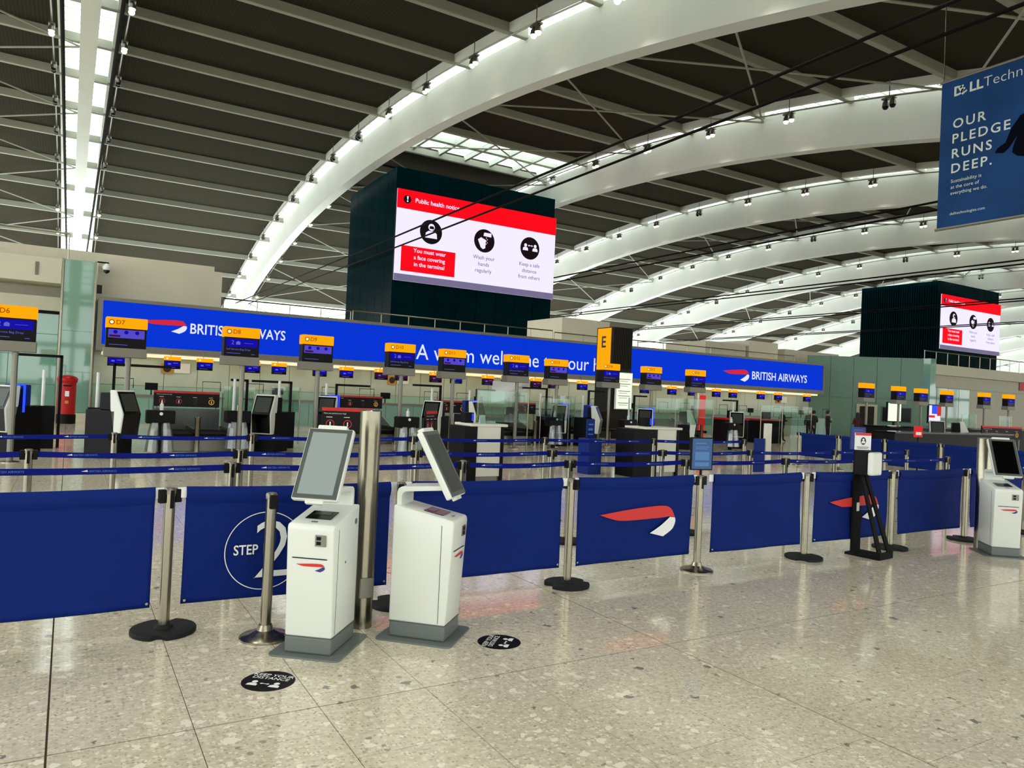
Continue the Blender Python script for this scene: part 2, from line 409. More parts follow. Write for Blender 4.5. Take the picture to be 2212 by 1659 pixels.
def arc_box(x0, x1, d0, d1, seg=50):
    m = MB(); vs = []; fs = []
    for i in range(seg+1):
        y = Y0 + (Y1-Y0)*i/seg; z = zb(y)
        vs += [(x0, y, z+d0), (x1, y, z+d0), (x1, y, z+d1), (x0, y, z+d1)]
    for i in range(seg):
        a = i*4; b = a+4
        for k in range(4): fs.append((a+k, a+(k+1)%4, b+(k+1)%4, b+k))
    fs += [(3,2,1,0), (seg*4, seg*4+1, seg*4+2, seg*4+3)]
    return m.add(vs, fs)
BEAM_NAMES = {1: 'white arched roof beam overhead with the post box below its far end', 2: 'white arched roof beam swooping past the big dark tower with the screen'}
for k, xk in enumerate(XB):
    beam = arc_box(xk-0.4, xk+0.4, 0, 2.6).build('roof_beam', 'white_paint')
    tag(beam, BEAM_NAMES.get(k, 'white arched roof beam with glazed strips along both sides'), None, 'arched roof beams', 'structure')
    if k == 0: beam['label'] = 'white arched roof beam beside the overhead beam, above the D6 sign side'
    for sgn in (-1, 1):
        a, b = sorted((xk+sgn*1.25, xk+sgn*1.55)); arc_box(a, b, 2.5, 3.3).build('skylight_curb', 'white_paint', beam)
        a, b = sorted((xk+sgn*0.4, xk+sgn*1.25))
        if k <= 6:
            for n in range(len(PY)-1):
                m = MB(); ya, yb_ = PY[n]+0.08, PY[n+1]-0.08
                m.add([(a+0.04, ya, zb(ya)+3.2), (b-0.02, ya, zb(ya)+3.2), (b-0.02, yb_, zb(yb_)+3.2), (a+0.04, yb_, zb(yb_)+3.2)], [(0,1,2,3)])
                m.build('skylight_pane', 'roof_glass', beam)
        else:
            sh = arc_box(a, b, 3.2, 3.21); nn = len(sh.v)//4; MB().add([sh.v[4*i+k] for i in range(nn) for k in (0, 1)], [(2*i, 2*i+1, 2*i+3, 2*i+2) for i in range(nn-1)]).build('skylight_pane', 'roof_glass', beam)
        bars = MB()
        for n in range((len(PY)-1)*(6 if k < 4 else 2)):
            y = PY[0] + 6.35/(6 if k < 4 else 2)*n; z = zb(y)+3.15; bars.box(a, b, y-0.03, y+0.03, z, z+0.1)
        tag(bars.build('glazing_frame', 'white_paint', beam), kind='stuff')

# tie cables, light rails and spotlights
for k in range(1, 7):
    for sgn in (-1, 1):
        o = MB().tube([(XB[k]+sgn*0.76, 4.0, 12.4), (XB[k]+sgn*0.76, 55, 12.35), (XB[k]+sgn*0.76, 107.0, 12.4)], 0.06, 8).build('tie_cable', 'cable_black')
        tag(o, {1: 'dark steel tie cable strung below the overhead roof beam', 2: 'dark steel tie cable crossing in front of the large public health screen'}.get(k, 'dark steel tie cable strung along below a farther roof beam'), 'cable', 'roof tie cables beam %d' % k if k < 3 else 'roof tie cables of the farther beams')
LAMP_W = 430.0
def make_spot(lit):
    t = thing('spotlight', 'x', 'lamp')
    MB().tube([(0, 0, 0.02), (0, 0, 1.2)], 0.025, 6).build('stem', 'steel_dull', t)
    B(-0.16, 0.16, -0.34, 0.34, -0.06, 0.02).build('bracket', 'steel_dull', t)
    for dy in (-0.2, 0.2):
        h = MB().tube([(0, dy, -0.06), (0, dy, -0.2), (0, dy, -0.42)], [0.06, 0.15, 0.17], 12).build('lamp_head', 'steel_dull', t)
        if lit and dy > 0:
            ld = bpy.data.lights.new('lamp_beam', 'SPOT'); ld.energy = LAMP_W; ld.spot_size = math.radians(104); ld.spot_blend = 0.6; ld.shadow_soft_size = 0.25; ld.color = (1.0, 0.93, 0.82)
            lo = bpy.data.objects.new('lamp_beam', ld); C.objects.link(lo); lo.parent = t; lo.location = (0, 0, -0.65)
        MB().lathe([(0.03, -0.57), (0.1, -0.545), (0.145, -0.48), (0.155, -0.42)], 12, 0, dy).build('lens', 'lamp_lens' if lit else 'black_gloss', h)
    return t
spot_on = make_spot(True); spot_off = make_spot(False); first = {True: spot_on, False: spot_off}; used = set()
def place_spot(x, y, z, lit, label, group):
    o = first[lit] if lit not in used else copy_tree(first[lit]); used.add(lit)
    o.location = (x, y, z); tag(o, label, None, group); return o
for k in range(1, 9):
    for sgn in ((-1, 1) if k <= 3 else (-1,)):
        x = XB[k] + sgn*1.8
        pts = [(x, Y0+(Y1-Y0)*i/46, zb(Y0+(Y1-Y0)*i/46)+2.05) for i in range(47)]
        r = MB().tube(pts, 0.045, 6).build('light_rail', 'steel_dull')
        tag(r, 'thin curved steel rail carrying spotlights along roof beam', 'rail', 'spotlight rails')
        for n in range(len(PY)-1):
            y = (PY[n]+PY[n+1])/2
            if y > 112: continue
            p = to_px((x, y, zb(y)+1.3))
            if not (-14 < y < 30 and k <= 3) and (not p or not (-40 < p[0] < 2250 and -40 < p[1] < 900)): continue
            lit = not ((k == 1 and 52 < y < 85) or (k == 3 and sgn < 0 and 20 < y < 27) or (k == 2 and sgn < 0 and 52 < y < 95) or (k >= 4 and n % 5 == 0) or (k == 2 and sgn > 0 and 50 < y < 70))
            place_spot(x, y, zb(y)+1.95, lit, ('lit twin spotlight hanging from a roof beam rail' if lit else 'unlit twin spotlight hanging from a roof beam rail'), 'lit twin spotlights along the roof beams' if lit else 'unlit twin spotlights along the roof beams')

# ---------------------------------------------------------------- facade behind the check-in desks
def structure(name, mb, m, label=None, **k):
    return tag(mb.build(name, m, **k), label, None, None, 'structure')
# upper level slab behind the long blue sign
structure('floor_upper', B(-40, 300, 31.2, 75, 3.9, 4.4), 'beige_wall', 'upper level floor slab behind the blue sign')
wb = structure('wall_back', B(0.7, 40.8, 31.0, 31.2, 0, 3.9), 'beige_panel', 'wall of pale panels below the blue sign')
n = 34
for i in range(n):
    x0 = 0.75 + (40.0)*i/n
    for z0, z1 in ((0.12, 1.35), (1.37, 2.75)):
        B(x0+0.012, x0+40.0/n-0.012, 30.95, 31.0, z0, z1).build('panel', 'pale_panel' if z0 > 1 else 'mint_panel', wb)
# green glass pillar with steel edges
pil = structure('column_glass', B(-0.31, 0.66, 30.5, 31.3, 0, 5.72), 'green_solid', 'green glass clad pillar behind the red post box')
for z0, z1 in ((0.32, 1.75), (1.76, 3.2), (3.21, 5.7)): B(-0.29, 0.64, 30.46, 30.5, z0, z1).build('glass_panel', 'green_glass', pil)
for x in (-0.35, 0.66): B(x-0.02, x+0.04, 30.42, 30.5, 0.0, 5.74).build('edge_trim', 'steel', pil)
B(-0.31, 0.66, 30.44, 30.5, 0, 0.3).build('skirting', 'beige_wall', pil)
# left part of the facade
wl = structure('wall_left', B(-40, -0.38, 31.2, 31.4, 0, 3.85), 'green_solid', 'green glass wall beside the glass pillar')
for i in range(9):
    x1 = -0.4 - i*1.45
    for z0, z1 in ((0.3, 1.25), (1.27, 2.3), (2.32, 3.05), (3.07, 3.84)): B(x1-1.43, x1, 31.14, 31.2, z0, z1).build('glass_panel', 'green_glass', wl)
structure('baseboard_left', B(-14, -0.38, 31.08, 31.2, 0, 0.28), 'beige_wall', 'pale skirting below the green glass wall')
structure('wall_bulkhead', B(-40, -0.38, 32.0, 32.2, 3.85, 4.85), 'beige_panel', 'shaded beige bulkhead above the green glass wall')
structure('trim_1', B(-40, -0.38, 31.1, 32.0, 3.78, 3.86), 'black', 'dark shadow gap above the green glass wall')
structure('wall_fascia', B(-40, -0.38, 30.4, 32.2, 4.82, 5.68), 'beige_wall', 'beige fascia of the upper level beside the glass pillar')
B(-1.16, -1.06, 30.37, 30.4, 5.05, 5.5).build('fascia_vent', 'grey_metal', bpy.data.objects['wall_fascia'])
structure('wall_parapet', B(-40, 5.05, 33.2, 33.5, 4.3, 6.45), 'beige_wall', 'pale parapet wall at the upper level')
structure('wall_upper', B(0.75, 5.05, 31.2, 33.5, 4.4, 5.98), 'beige_wall', 'plain beige upper wall above the start of the blue sign')
def railing(name, x0, x1, y, z, h, step, label):
    t = thing(name, label, 'railing', (x0, y, z))
    MB().tube([(0, 0, h), (x1-x0, 0, h)], 0.03, 6).build('handrail', 'steel', t)
    n = max(1, round((x1-x0)/step))
    for i in range(n+1):
        x = (x1-x0)*i/n
        MB().tube([(x, 0, 0), (x, 0, h)], 0.022, 6).build('post', 'steel', t)
    return t
railing('railing', -9.5, -0.2, 30.6, 5.68, 0.95, 2.2, 'steel railing on the fascia beside the glass pillar')
railing('railing', 10.6, 21.2, 31.6, 4.4, 0.62, 1.3, 'steel railing below the large screen on the dark tower')
railing('railing', 5.2, 10.5, 31.6, 4.4, 0.6, 1.3, 'thin steel railing between beige upper wall and tower')
railing('railing', 21.3, 40.0, 31.6, 4.4, 0.55, 1.9, 'thin steel railing above the blue sign beyond the letter totem')
railing('railing', 46.0, 80.0, 26.6, 4.75, 0.85, 1.3, 'steel railing above the beige fascia near the second tower')
# terrace walls
structure('wall_terrace', B(22.4, 25.6, 32.5, 36, 4.4, 5.9), 'beige_wall', 'pale box wall on the terrace beside the dark tower')
structure('wall_terrace', B(33.0, 36.5, 32.5, 36, 4.4, 5.45), 'beige_panel', 'low grey wall on the terrace above the red logo')
structure('wall_terrace', B(36.8, 39.5, 32.5, 36, 4.4, 5.75), 'beige_wall', 'short beige wall on the terrace above the white lettering')
structure('wall_terrace', B(40.8, 46.5, 33.0, 38, 4.4, 5.5), 'beige_panel', 'long low wall on the terrace beside the green angled wall')
# angled green wall and the facade beyond it
def wall_seg(name, p0, p1, z0, z1, th, m, label):
    d = Vector((p1[0]-p0[0], p1[1]-p0[1], 0)); L = d.length
    o = structure(name, B(0, L, 0, th, z0, z1), m, label); o.location = (p0[0], p0[1], 0); o.rotation_euler = (0, 0, math.atan2(d.y, d.x)); return o, L
ga, L = wall_seg('wall_angled', (40.85, 31.2), (45.6, 26.3), 0, 5.05, 0.3, 'green_dark', 'green glass wall set at an angle beyond the blue sign')
k = 5
for i in range(k):
    for z0, z1 in ((0.05, 1.2), (1.22, 2.4), (2.45, 5.0)): B(L*i/k+0.015, L*(i+1)/k-0.015, -0.04, 0, z0, z1).build('glass_panel', 'green_dark', ga)
structure('column_corner', B(45.5, 46.1, 25.9, 26.6, 0, 5.05), 'green_glass', 'green glass corner pillar at the end of the angled wall')
wr = structure('wall_right', B(46.1, 300, 26.6, 26.9, 0, 3.4), 'beige_panel', 'beige and green back wall beyond the corner pillar')
for i in range(4): B(46.15+i*1.3, 47.4+i*1.3, 26.55, 26.6, 0.05, 3.3).build('glass_panel', 'green_glass', wr)
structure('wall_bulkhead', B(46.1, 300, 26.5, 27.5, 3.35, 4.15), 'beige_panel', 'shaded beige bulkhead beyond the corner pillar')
structure('wall_fascia', B(46.1, 300, 26.0, 27.5, 4.12, 4.75), 'beige_wall', 'beige fascia of the upper level beyond the corner pillar')
structure('floor_upper', B(46, 300, 26.6, 40, 4.3, 4.7), 'beige_wall', 'upper level slab beyond the corner pillar')
t = thing('shop_sign', 'small lit red notice sign on the beige bulkhead', 'sign', (57.6, 26.45, 3.55))
B(0, 1.5, 0, 0.05, 0, 0.72).build('sign_body', 'red_board', t)
for a, b, z in ((0.3, 0.75, 0.52), (0.4, 1.35, 0.28), (0.4, 1.35, 0.1)): flat([rect(a, b, z, z+0.12)], 'print', 'red_lit', t, T(0, -0.01, 0) @ FRONT)
t = thing('service_door', 'brown framed doorway in the angled green wall', 'door', (43.3, 28.6, 0), math.atan2(-4.9, 4.75))
B(-0.6, 0.6, -0.1, 0.0, 0, 2.05).build('door_frame', 'beige_panel', t); B(-0.42, 0.42, -0.13, -0.1, 0, 1.92).build('door_leaf', 'dark_slat', t)
t = thing('wall_screen', 'dark rectangular panel on the angled green wall beside doorway', 'panel', (44.55, 27.3, 1.0), math.atan2(-4.9, 4.75))
B(-0.95, 0.75, -0.1, -0.02, 0, 0.95).build('screen_body', 'bezel_grey', t); B(-0.9, 0.7, -0.12, -0.1, 0.05, 0.9).build('display', 'display_black', t)
# shop beyond
t = thing('shop_counter', 'warm lit shop counter with orange counter beyond the facade', 'shop', (60.5, 26.2, 0))
B(0, 6, 0.1, 0.2, 1.2, 3.2).build('back_panel', 'yellow_lit', t); B(0, 6, -0.3, 0.1, 0, 1.1).build('counter', 'beige_panel', t); B(0, 6, -0.35, 0.1, 2.05, 2.2).build('shelf', 'red_lit', t)

wf = structure('wall_front', B(-60, 330, -24.3, -24.0, 0, 0.9), 'concrete', 'low solid base of the glazed hall front')
tr = MB()
for z in (4.2, 8.4): tr.box(-60, 330, -24.3, -24.0, z, z+0.5)
for i in range(66): tr.box(-60+6*i, -59.6+6*i, -24.3, -24.0, 0.9, 12)
tag(tr.build('mullion', 'steel_dull', wf), kind='stuff')

# ---------------------------------------------------------------- long blue sign
SX0, SX1, SZ0, SZ1, SY = 0.78, 40.2, 2.55, 4.42, 29.5
sg = thing('airline_sign', 'long blue lit airline sign with white lettering above the desks', 'sign', (SX0, SY, SZ0))
W, Hh = SX1-SX0, SZ1-SZ0
B(0, W, 0.06, 1.6, 0, Hh).build('housing', 'grey_metal', sg)
B(0.14, W-0.14, 0.0, 0.06, 0.22, Hh-0.12).build('sign_face', 'sign_blue', sg)
for a in ((0, W, -0.05, 0.06, 0, 0.22), (0, W, -0.05, 0.06, Hh-0.12, Hh), (0, 0.14, -0.05, 0.06, 0.22, Hh-0.12), (W-0.14, W, -0.05, 0.06, 0.22, Hh-0.12)):
    B(*a).build('sign_frame', 'grey_metal', sg)
B(0.2, W-0.2, 0.25, 1.2, -0.12, -0.02).build('soffit_light', 'cream_light', sg)
MS = T(0, -0.012, 0) @ FRONT
text('BRITISH AIRWAYS', 'sign_white', sg, MS, 2.98, 0.82, 0.36, width=3.45, bold=0.012)
ribbon_logo(sg, MS @ T(1.35, 1.16, 0), 1.5, 'sign_red', 'sign_white')
text('A warm welcome to your home', 'sign_white', sg, MS, 12.0, 0.45, 0.64, width=11.5, bold=0.0)
text('BRITISH AIRWAYS', 'sign_white', sg, MS, 32.95, 0.62, 0.44, width=4.85, bold=0.012)
ribbon_logo(sg, MS @ T(30.6, 0.98, 0), 2.1, 'sign_red', 'sign_white')

# small hanging monitors below the sign
def make_monitor(alt):
    t = thing('desk_monitor', 'x', 'monitor')
    B(-0.27, 0.27, -0.09, 0.05, 0.0, 0.3).build('monitor_body', 'black', t)
    flat([rect(-0.25, 0.25, 0.1, 0.28)], 'print', alt, t, T(0, -0.094, 0) @ FRONT)
    flat([rect(-0.24, 0.24, 0.02, 0.09)], 'print', 'screen_dark', t, T(0, -0.094, 0) @ FRONT)
    flat([rect(-0.15, -0.05, 0.15, 0.2), rect(0.02, 0.18, 0.2, 0.22), rect(-0.2, 0.1, 0.05, 0.06)], 'print', 'screen_text', t, T(0, -0.097, 0) @ FRONT)
    B(-0.28, 0.28, -0.1, 0.05, 0.3, 0.44).build('number_box', 'yellow_lit', t)
    flat([disc(-0.18, 0.37, 0.035)], 'print', 'cream_light', t, T(0, -0.104, 0) @ FRONT)
    for x in (-0.05,): MB().tube([(x, 0, 0.44), (x, 0, 0.66)], 0.012, 6).build('hanger', 'steel_dull', t)
    return t
mon_kinds = {}
MX = [(1.4,0),(3.2,1),(4.3,1),(6.0,0),(7.0,1),(8.6,0),(9.7,1),(11.2,2),(12.1,2),(13.7,2),(14.7,1),(16.3,2),(17.3,1),(18.9,2),(19.9,2),(21.6,1),(25.6,1),(27.5,1),(29.0,0),(30.8,1),(32.1,1),(34.4,1),(35.9,1),(38.5,1)]
for x, kk in MX:
    al = 'screen_blue' if kk < 2 else 'screen_maroon'
    if al not in mon_kinds: o = mon_kinds[al] = make_monitor(al)
    else: o = copy_tree(mon_kinds[al])
    o.location = (x, 29.4, 2.03 + 0.0)
    tag(o, 'small hanging desk monitor with yellow number box and %s screen below sign' % ('blue' if kk < 2 else 'maroon'), None, 'monitors hanging below the blue sign, %s' % ('blue' if kk < 2 else 'maroon'))
for x, y in ((3.2, 30.9), (12.3, 30.9), (18.4, 30.9), (37.8, 30.9)):
    t = thing('notice_plate', 'small amber baggage notice plate beside white paper on the panel wall', 'notice', (x, y, 1.85), 0, 'amber notice plates on the panel wall')
    B(-0.2, 0.2, 0, 0.03, 0, 0.4).build('plate', 'plate_amber', t); flat([disc(0, 0.2, 0.14)], 'print', 'print_black', t, T(0, -0.004, 0) @ FRONT)
    B(0.25, 0.8, 0, 0.02, 0.05, 0.42).build('paper', 'print_white', t)

# ---------------------------------------------------------------- towers with the health screens
def icon_person(cx, cy, s): return [disc(cx, cy+0.42*s, 0.27*s, 18), [(cx-0.5*s, cy-0.42*s), (cx+0.5*s, cy-0.42*s), (cx+0.46*s, cy-0.05*s), (cx+0.25*s, cy+0.12*s), (cx-0.25*s, cy+0.12*s), (cx-0.46*s, cy-0.05*s)]]
def arrow_polys(cx, cy, w, s): return [rect(cx-w/2+s*0.6, cx+w/2-s*0.6, cy-s*0.16, cy+s*0.16), [(cx-w/2, cy), (cx-w/2+s*0.7, cy-s*0.5), (cx-w/2+s*0.7, cy+s*0.5)], [(cx+w/2, cy), (cx+w/2-s*0.7, cy+s*0.5), (cx+w/2-s*0.7, cy-s*0.5)]]
def health_screen(p, M, w, h, simple=False):
    """public health notice graphics on the plane M, lower corner at the origin"""
    k = 0.004*w
    def M2(i): return M @ T(0, 0, i*k)
    flat([rect(0, w, 0, h)], 'print', 'led_white', p, M2(1))
    flat([rect(0, w, h*0.79, h)], 'print', 'led_red', p, M2(2)); flat([rect(0, w, 0, h*0.075)], 'print', 'led_grey', p, M2(2))
    flat([rect(w*0.035, w*0.35, h*0.11, h*0.39)], 'print', 'led_red', p, M2(2))
    cxs = (0.2*w, 0.525*w, 0.825*w); cy = 0.58*h; r = 0.135*h
    for c in cxs: flat([disc(c, cy, r, 40)], 'print', 'led_black', p, M2(2))
    flat([disc(0.055*w, 0.893*h, 0.045*h)], 'print', 'led_black', p, M2(3))
    flat([[(0.05*w, 0.925*h), (0.06*w, 0.925*h), (0.0575*w, 0.885*h), (0.0525*w, 0.885*h)], disc(0.055*w, 0.87*h, 0.007*h*1.3)], 'print', 'led_white', p, M2(4))
    for pp in icon_person(cxs[0], cy-0.01*h, 0.145*h): flat([pp], 'print', 'led_white', p, M2(3))
    flat([[(cxs[0]-0.03*h, cy+0.03*h), (cxs[0]+0.03*h, cy+0.03*h), (cxs[0]+0.022*h, cy+0.062*h), (cxs[0]-0.022*h, cy+0.062*h)]], 'print', 'led_black', p, M2(4))
    c = cxs[1]
    for pp in ([[(c-0.01*h, cy+0.095*h), (c+0.085*h, cy+0.095*h), (c+0.085*h, cy+0.05*h), (c-0.02*h, cy+0.055*h)],
          [(c-0.09*h, cy+0.005*h), (c-0.05*h, cy+0.035*h), (c+0.015*h, cy+0.01*h), (c+0.01*h, cy-0.085*h), (c-0.02*h, cy-0.1*h), (c-0.05*h, cy-0.08*h)]] +
         [disc(c+0.02*h+0.014*h*(j % 2), cy+0.035*h-0.018*h*j, 0.006*h, 8) for j in range(5)]): flat([pp], 'print', 'led_white', p, M2(3))
    c = cxs[2]
    for pp in (icon_person(c-0.068*h, cy, 0.075*h) + icon_person(c+0.068*h, cy, 0.075*h) + arrow_polys(c, cy+0.03*h, 0.07*h, 0.024*h)): flat([pp], 'print', 'led_white', p, M2(3))
    text('Public health notice', 'led_white', p, M2(4), 0.1*w, 0.872*h, 0.047*h, bold=0.012)
    for i, s in enumerate(('You must wear', 'a face covering', 'in the terminal')): text(s, 'led_white', p, M2(4), 0.195*w, (0.325-0.075*i)*h, 0.043*h, 'C', bold=0.012)
    for i, s in enumerate(('Wash your', 'hands', 'regularly')): text(s, 'led_grey', p, M2(3), cxs[1], (0.36-0.075*i)*h, 0.043*h, 'C', bold=0.006)
    for i, s in enumerate(('Keep a safe', 'distance', 'from others')): text(s, 'led_grey', p, M2(3), cxs[2], (0.36-0.075*i)*h, 0.043*h, 'C', bold=0.006)
def tower(x0, label, slats):
    y = 54.0; w = 14.8; z0, z1 = 4.4, 18.9; d = 11.0
    t = thing('screen_tower', label, 'tower', (x0, y, z0))
    B(0.06, w-0.06, 0.06, d, 0, z1-z0-0.05).build('tower_core', 'black_gloss', t)
    for i in range(8): B(w*i/8+0.02, w*(i+1)/8-0.02, 0, 0.06, 0, z1-z0).build('glass_panel', 'teal_glass', t)
    for i in range(6): B(0, 0.06, d*i/6+0.02, d*(i+1)/6-0.02, 0, z1-z0).build('glass_panel', 'teal_glass', t)
    if slats:
        for i in range(34): B(-0.18, 0, d*i/34, d*i/34+0.1, 0, z1-z0-0.4).build('fin', 'teal_glass', t)
    s = thing('health_screen', 'large lit public health notice screen on the %s' % ('smooth dark glass tower' if not slats else 'ribbed dark tower beyond the green wall'), 'screen', (x0-0.02, y-0.14, 10.05))
    B(0, w+0.02, -0.05, 0.14, 0, 7.1).build('screen_body', 'black', s)
    health_screen(s, T(0, -0.06, 0) @ FRONT, w+0.02, 7.1)
tower(21.1, 'tall dark teal glass tower carrying the large health screen', False)
tower(96.2, 'dark tower with ribbed side rising beyond the green angled wall', True)

# ---------------------------------------------------------------- hanging advert banner
t = thing('hanging_banner', 'dark blue hanging advert banner with pale lettering and a dark figure', 'banner', (25.0, 14.2, 7.9))
Wd, Hd = 5.2, 5.0
m = MB(); vs = []; fs = []
B(-0.02, 0.02, -Wd, 0, 0, Hd).build('banner_cloth', 'ad_blue', t)
for z in (0, Hd): MB().tube([(0, 0.06, z), (0, -Wd-0.06, z)], 0.05, 8).build('pole', 'grey_metal', t)
for y in (-0.05, -Wd+0.05): MB().tube([(0, y, Hd), (0, y+0.02, Hd+3.2)], 0.02, 6).build('wire', 'steel', t)
MA = T(-0.028, 0, 0) @ FACE_NX
text('D', 'ad_text', t, MA, 0.42, 4.42, 0.3, bold=0.03); text('E', 'ad_text', t, MA, 0.68, 4.40, 0.27, bold=0.03, rot=0.5); text('LL', 'ad_text', t, MA, 0.92, 4.42, 0.3, bold=0.03)
text('Technologies', 'ad_text', t, MA, 1.35, 4.42, 0.32, bold=-0.012)
for i, s in enumerate(('OUR', 'PLEDGE', 'RUNS', 'DEEP.')): text(s, 'ad_text', t, MA, 0.42, 3.33-0.5*i, 0.3, bold=0.012, spacing=1.25)
for i, s in enumerate(('Sustainability is', 'at the core of', 'everything we do.')): text(s, 'ad_text', t, MA, 0.42, 1.5-0.2*i, 0.11)
text('delltechnologies.com', 'ad_text', t, MA, 0.42, 0.42, 0.09)
fig = [(2.05,2.05),(2.12,2.18),(2.35,2.3),(2.5,2.7),(2.75,3.05),(3.0,3.15),(3.0,3.4),(3.1,3.6),(3.3,3.65),(3.45,3.5),(3.45,3.25),(3.7,3.05),(3.95,2.6),(4.2,2.25),(4.35,2.1),(4.3,2.02),(4.0,2.05),(3.7,2.35),(3.6,2.1),(3.9,1.8),(3.6,1.65),(3.0,1.7),(2.7,1.8),(2.55,1.95),(2.6,2.2),(2.7,2.45),(2.45,2.1),(2.3,1.98)]
flat([[(x-0.28, y+0.12) for x, y in fig]], 'print', 'ad_dark', t, MA)

# ---------------------------------------------------------------- letter totem
t = thing('letter_totem', 'dark slatted totem with yellow E face and lit white board', 'sign', (19.48, 24.5, 0))
B(0.02, 1.1, 0.02, 1.1, 0, 4.7).build('totem_core', 'dark_slat', t)
for i in range(12): B(0.04+1.06*i/12, 0.08+1.06*i/12, -0.02, 0.02, 2.95, 4.7).build('slat', 'dark_slat', t)
B(0.0, 0.02, 0.12, 1.02, 2.9, 4.66).build('letter_face', 'yellow_lit', t)
text('E', 'print_black', t, T(-0.005, 1.02, 0) @ FACE_NX, 0.3, 3.85, 0.46, bold=0.02)
B(0.2, 1.06, -0.14, -0.04, 1.25, 2.8).build('lightbox_body', 'print_white', t)
flat([rect(0.22, 1.04, 1.28, 2.77)], 'print', 'lightbox', t, T(0, -0.145, 0) @ FRONT)
for z in (2.5, 2.3, 2.0, 1.8, 1.5): flat([rect(0.3, 0.95, z, z+0.03), rect(0.35, 0.8, z-0.08, z-0.06)], 'print', 'steel_dull', t, T(0, -0.15, 0) @ FRONT)

# ---------------------------------------------------------------- desk number signs on poles
ORG = {}
def make_desk_sign(kind, num):
    t = thing('desk_sign', 'x', 'sign')
    MB().tube([(0.44, 0.16, 0), (0.44, 0.16, 2.1)], 0.055, 10).build('pole', 'steel_dull', t)
    MB().lathe([(0.16, 0), (0.16, 0.015), (0.06, 0.03)], 16, 0.44, 0.16).build('foot', 'steel', t)
    B(-0.03, 0.77, -0.02, 0.32, 2.05, 2.25).build('lower_housing', 'grey_metal', t, bevel=0.01)
    B(0, 0.75, 0, 0.3, 2.25, 2.67).build('screen_housing', 'black', t, bevel=0.01)
    B(-0.01, 0.76, -0.01, 0.31, 2.67, 2.9).build('number_box', 'yellow_lit', t, bevel=0.02)
    M = T(0, -0.006, 0) @ FRONT; M3 = T(0, -0.018, 0) @ FRONT
    if num:
        text(num, 'orange_text', t, M3, 0.18, 2.75, 0.09, bold=0.01)
        flat(ring_polys(0.095, 2.79, 0.035, 0.055, 16), 'print', 'orange_text', t, M3); flat([disc(0.095, 2.79, 0.035)], 'print', 'cream_light', t, M3)
    if kind:
        flat([rect(0.04, 0.71, 2.46, 2.64)], 'print', 'screen_blue', t, M)
        M4 = T(0, -0.009, 0) @ FRONT
        text('2', 'screen_text', t, M4, 0.15, 2.51, 0.09); flat([rect(0.25, 0.34, 2.51, 2.57), rect(0.27, 0.32, 2.57, 2.585), rect(0.42, 0.62, 2.545, 2.552)], 'print', 'screen_text', t, M4)
        text('Self Service Bag Drop', 'screen_text', t, M4, 0.05, 2.385, 0.04)
        flat([rect(0.06, 0.35, 2.31, 2.32), rect(0.58, 0.66, 2.3, 2.31)], 'print', 'screen_text', t, M4)
    else:
        flat([rect(0.04, 0.71, 2.46, 2.64)], 'print', 'screen_lilac', t, M); M4 = T(0, -0.009, 0) @ FRONT
        for cx in (0.17, 0.37, 0.57): flat([disc(cx, 2.585, 0.04)], 'print', 'screen_blue', t, M4)
        flat([rect(0.06, 0.26, 2.48, 2.52)], 'print', 'screen_maroon', t, M4)
        flat([rect(0.06, 0.4, 2.31, 2.32)], 'print', 'screen_text', t, M4)
    return t
for i, (x, y) in enumerate([(-1.31,16.4),(0.65,18.3),(2.91,17.3),(4.81,17.94),(7.24,18.5),(9.18,19.27),(11.51,19.5),(13.52,20.25),(15.78,20.3),(17.7,20.27),(19.78,20.15)]):
    o = make_desk_sign(i % 2 == 0, 'D%d' % (6+i)); o.location = (x, y, 0)
    if i == 1: o.scale = (1.06, 1.06, 1.025)
    tag(o, 'desk sign on steel pole, yellow D%d box over %s' % (6+i, 'a blue bag drop screen' if i % 2 == 0 else 'a lilac health notice screen'), None, 'desk signs of zone D')
for i, (x, y) in enumerate([(30.44,20.25),(33.89,20.86),(36.7,21.4),(38.87,21.3),(41.56,20.8),(44.11,20.8)]):
    o = make_desk_sign(True, None); o.location = (x, y, 0)
    tag(o, 'unreadable yellow topped desk sign on pole in front of the green angled wall', None, 'desk signs beyond the blue sign')

# ---------------------------------------------------------------- bag drop machines
def make_machine(led):
    t = thing('bag_drop_machine', 'x', 'machine')
    B(-0.26, 0.26, -0.1, 0.62, 0.0, 0.98).build('cabinet', 'black', t, bevel=0.015)
    B(-0.24, 0.24, 0.0, 0.3, 0.98, 1.34).build('head_back', 'black', t, bevel=0.02)
    prof = [(-0.24, 0.44), (-0.30, 0.92), (-0.10, 1.40), (0.05, 1.40), (0.02, 1.0), (-0.09, 0.44)]
    sh = MB().prism_x(list(reversed(prof)), -0.26, 0.26).build('head_shell', 'kiosk_white', t, bevel=0.025)
    f = MB()
    f.add([(-0.235, -0.252, 0.47), (0.235, -0.252, 0.47), (0.235, -0.306, 0.92), (-0.235, -0.306, 0.92), (0.235, -0.118, 1.372), (-0.235, -0.118, 1.372)], [(0,1,2,3), (3,2,4,5)])
    f.build('face_panel', 'black_gloss', sh)
    d = MB(); d.add([(-0.19, -0.289, 0.975), (0.19, -0.289, 0.975), (0.19, -0.142, 1.33), (-0.19, -0.142, 1.33)], [(0,1,2,3)]); d.build('touch_display', 'display_grey', sh)
    if led:
        B(0.265, 0.285, 0.1, 0.14, 0.85, 1.4).build('light_strip', 'blue_led', t)
        B(0.0, 0.285, 0.1, 0.14, 1.4, 1.43).build('light_strip', 'blue_led', t)
        B(-0.27, 0.265, 0.15, 0.3, 0.98, 1.42).build('rear_hood', 'stand_blue', t, bevel=0.02)
    return t
mk = {True: make_machine(True), False: make_machine(False)}; usedm = set()
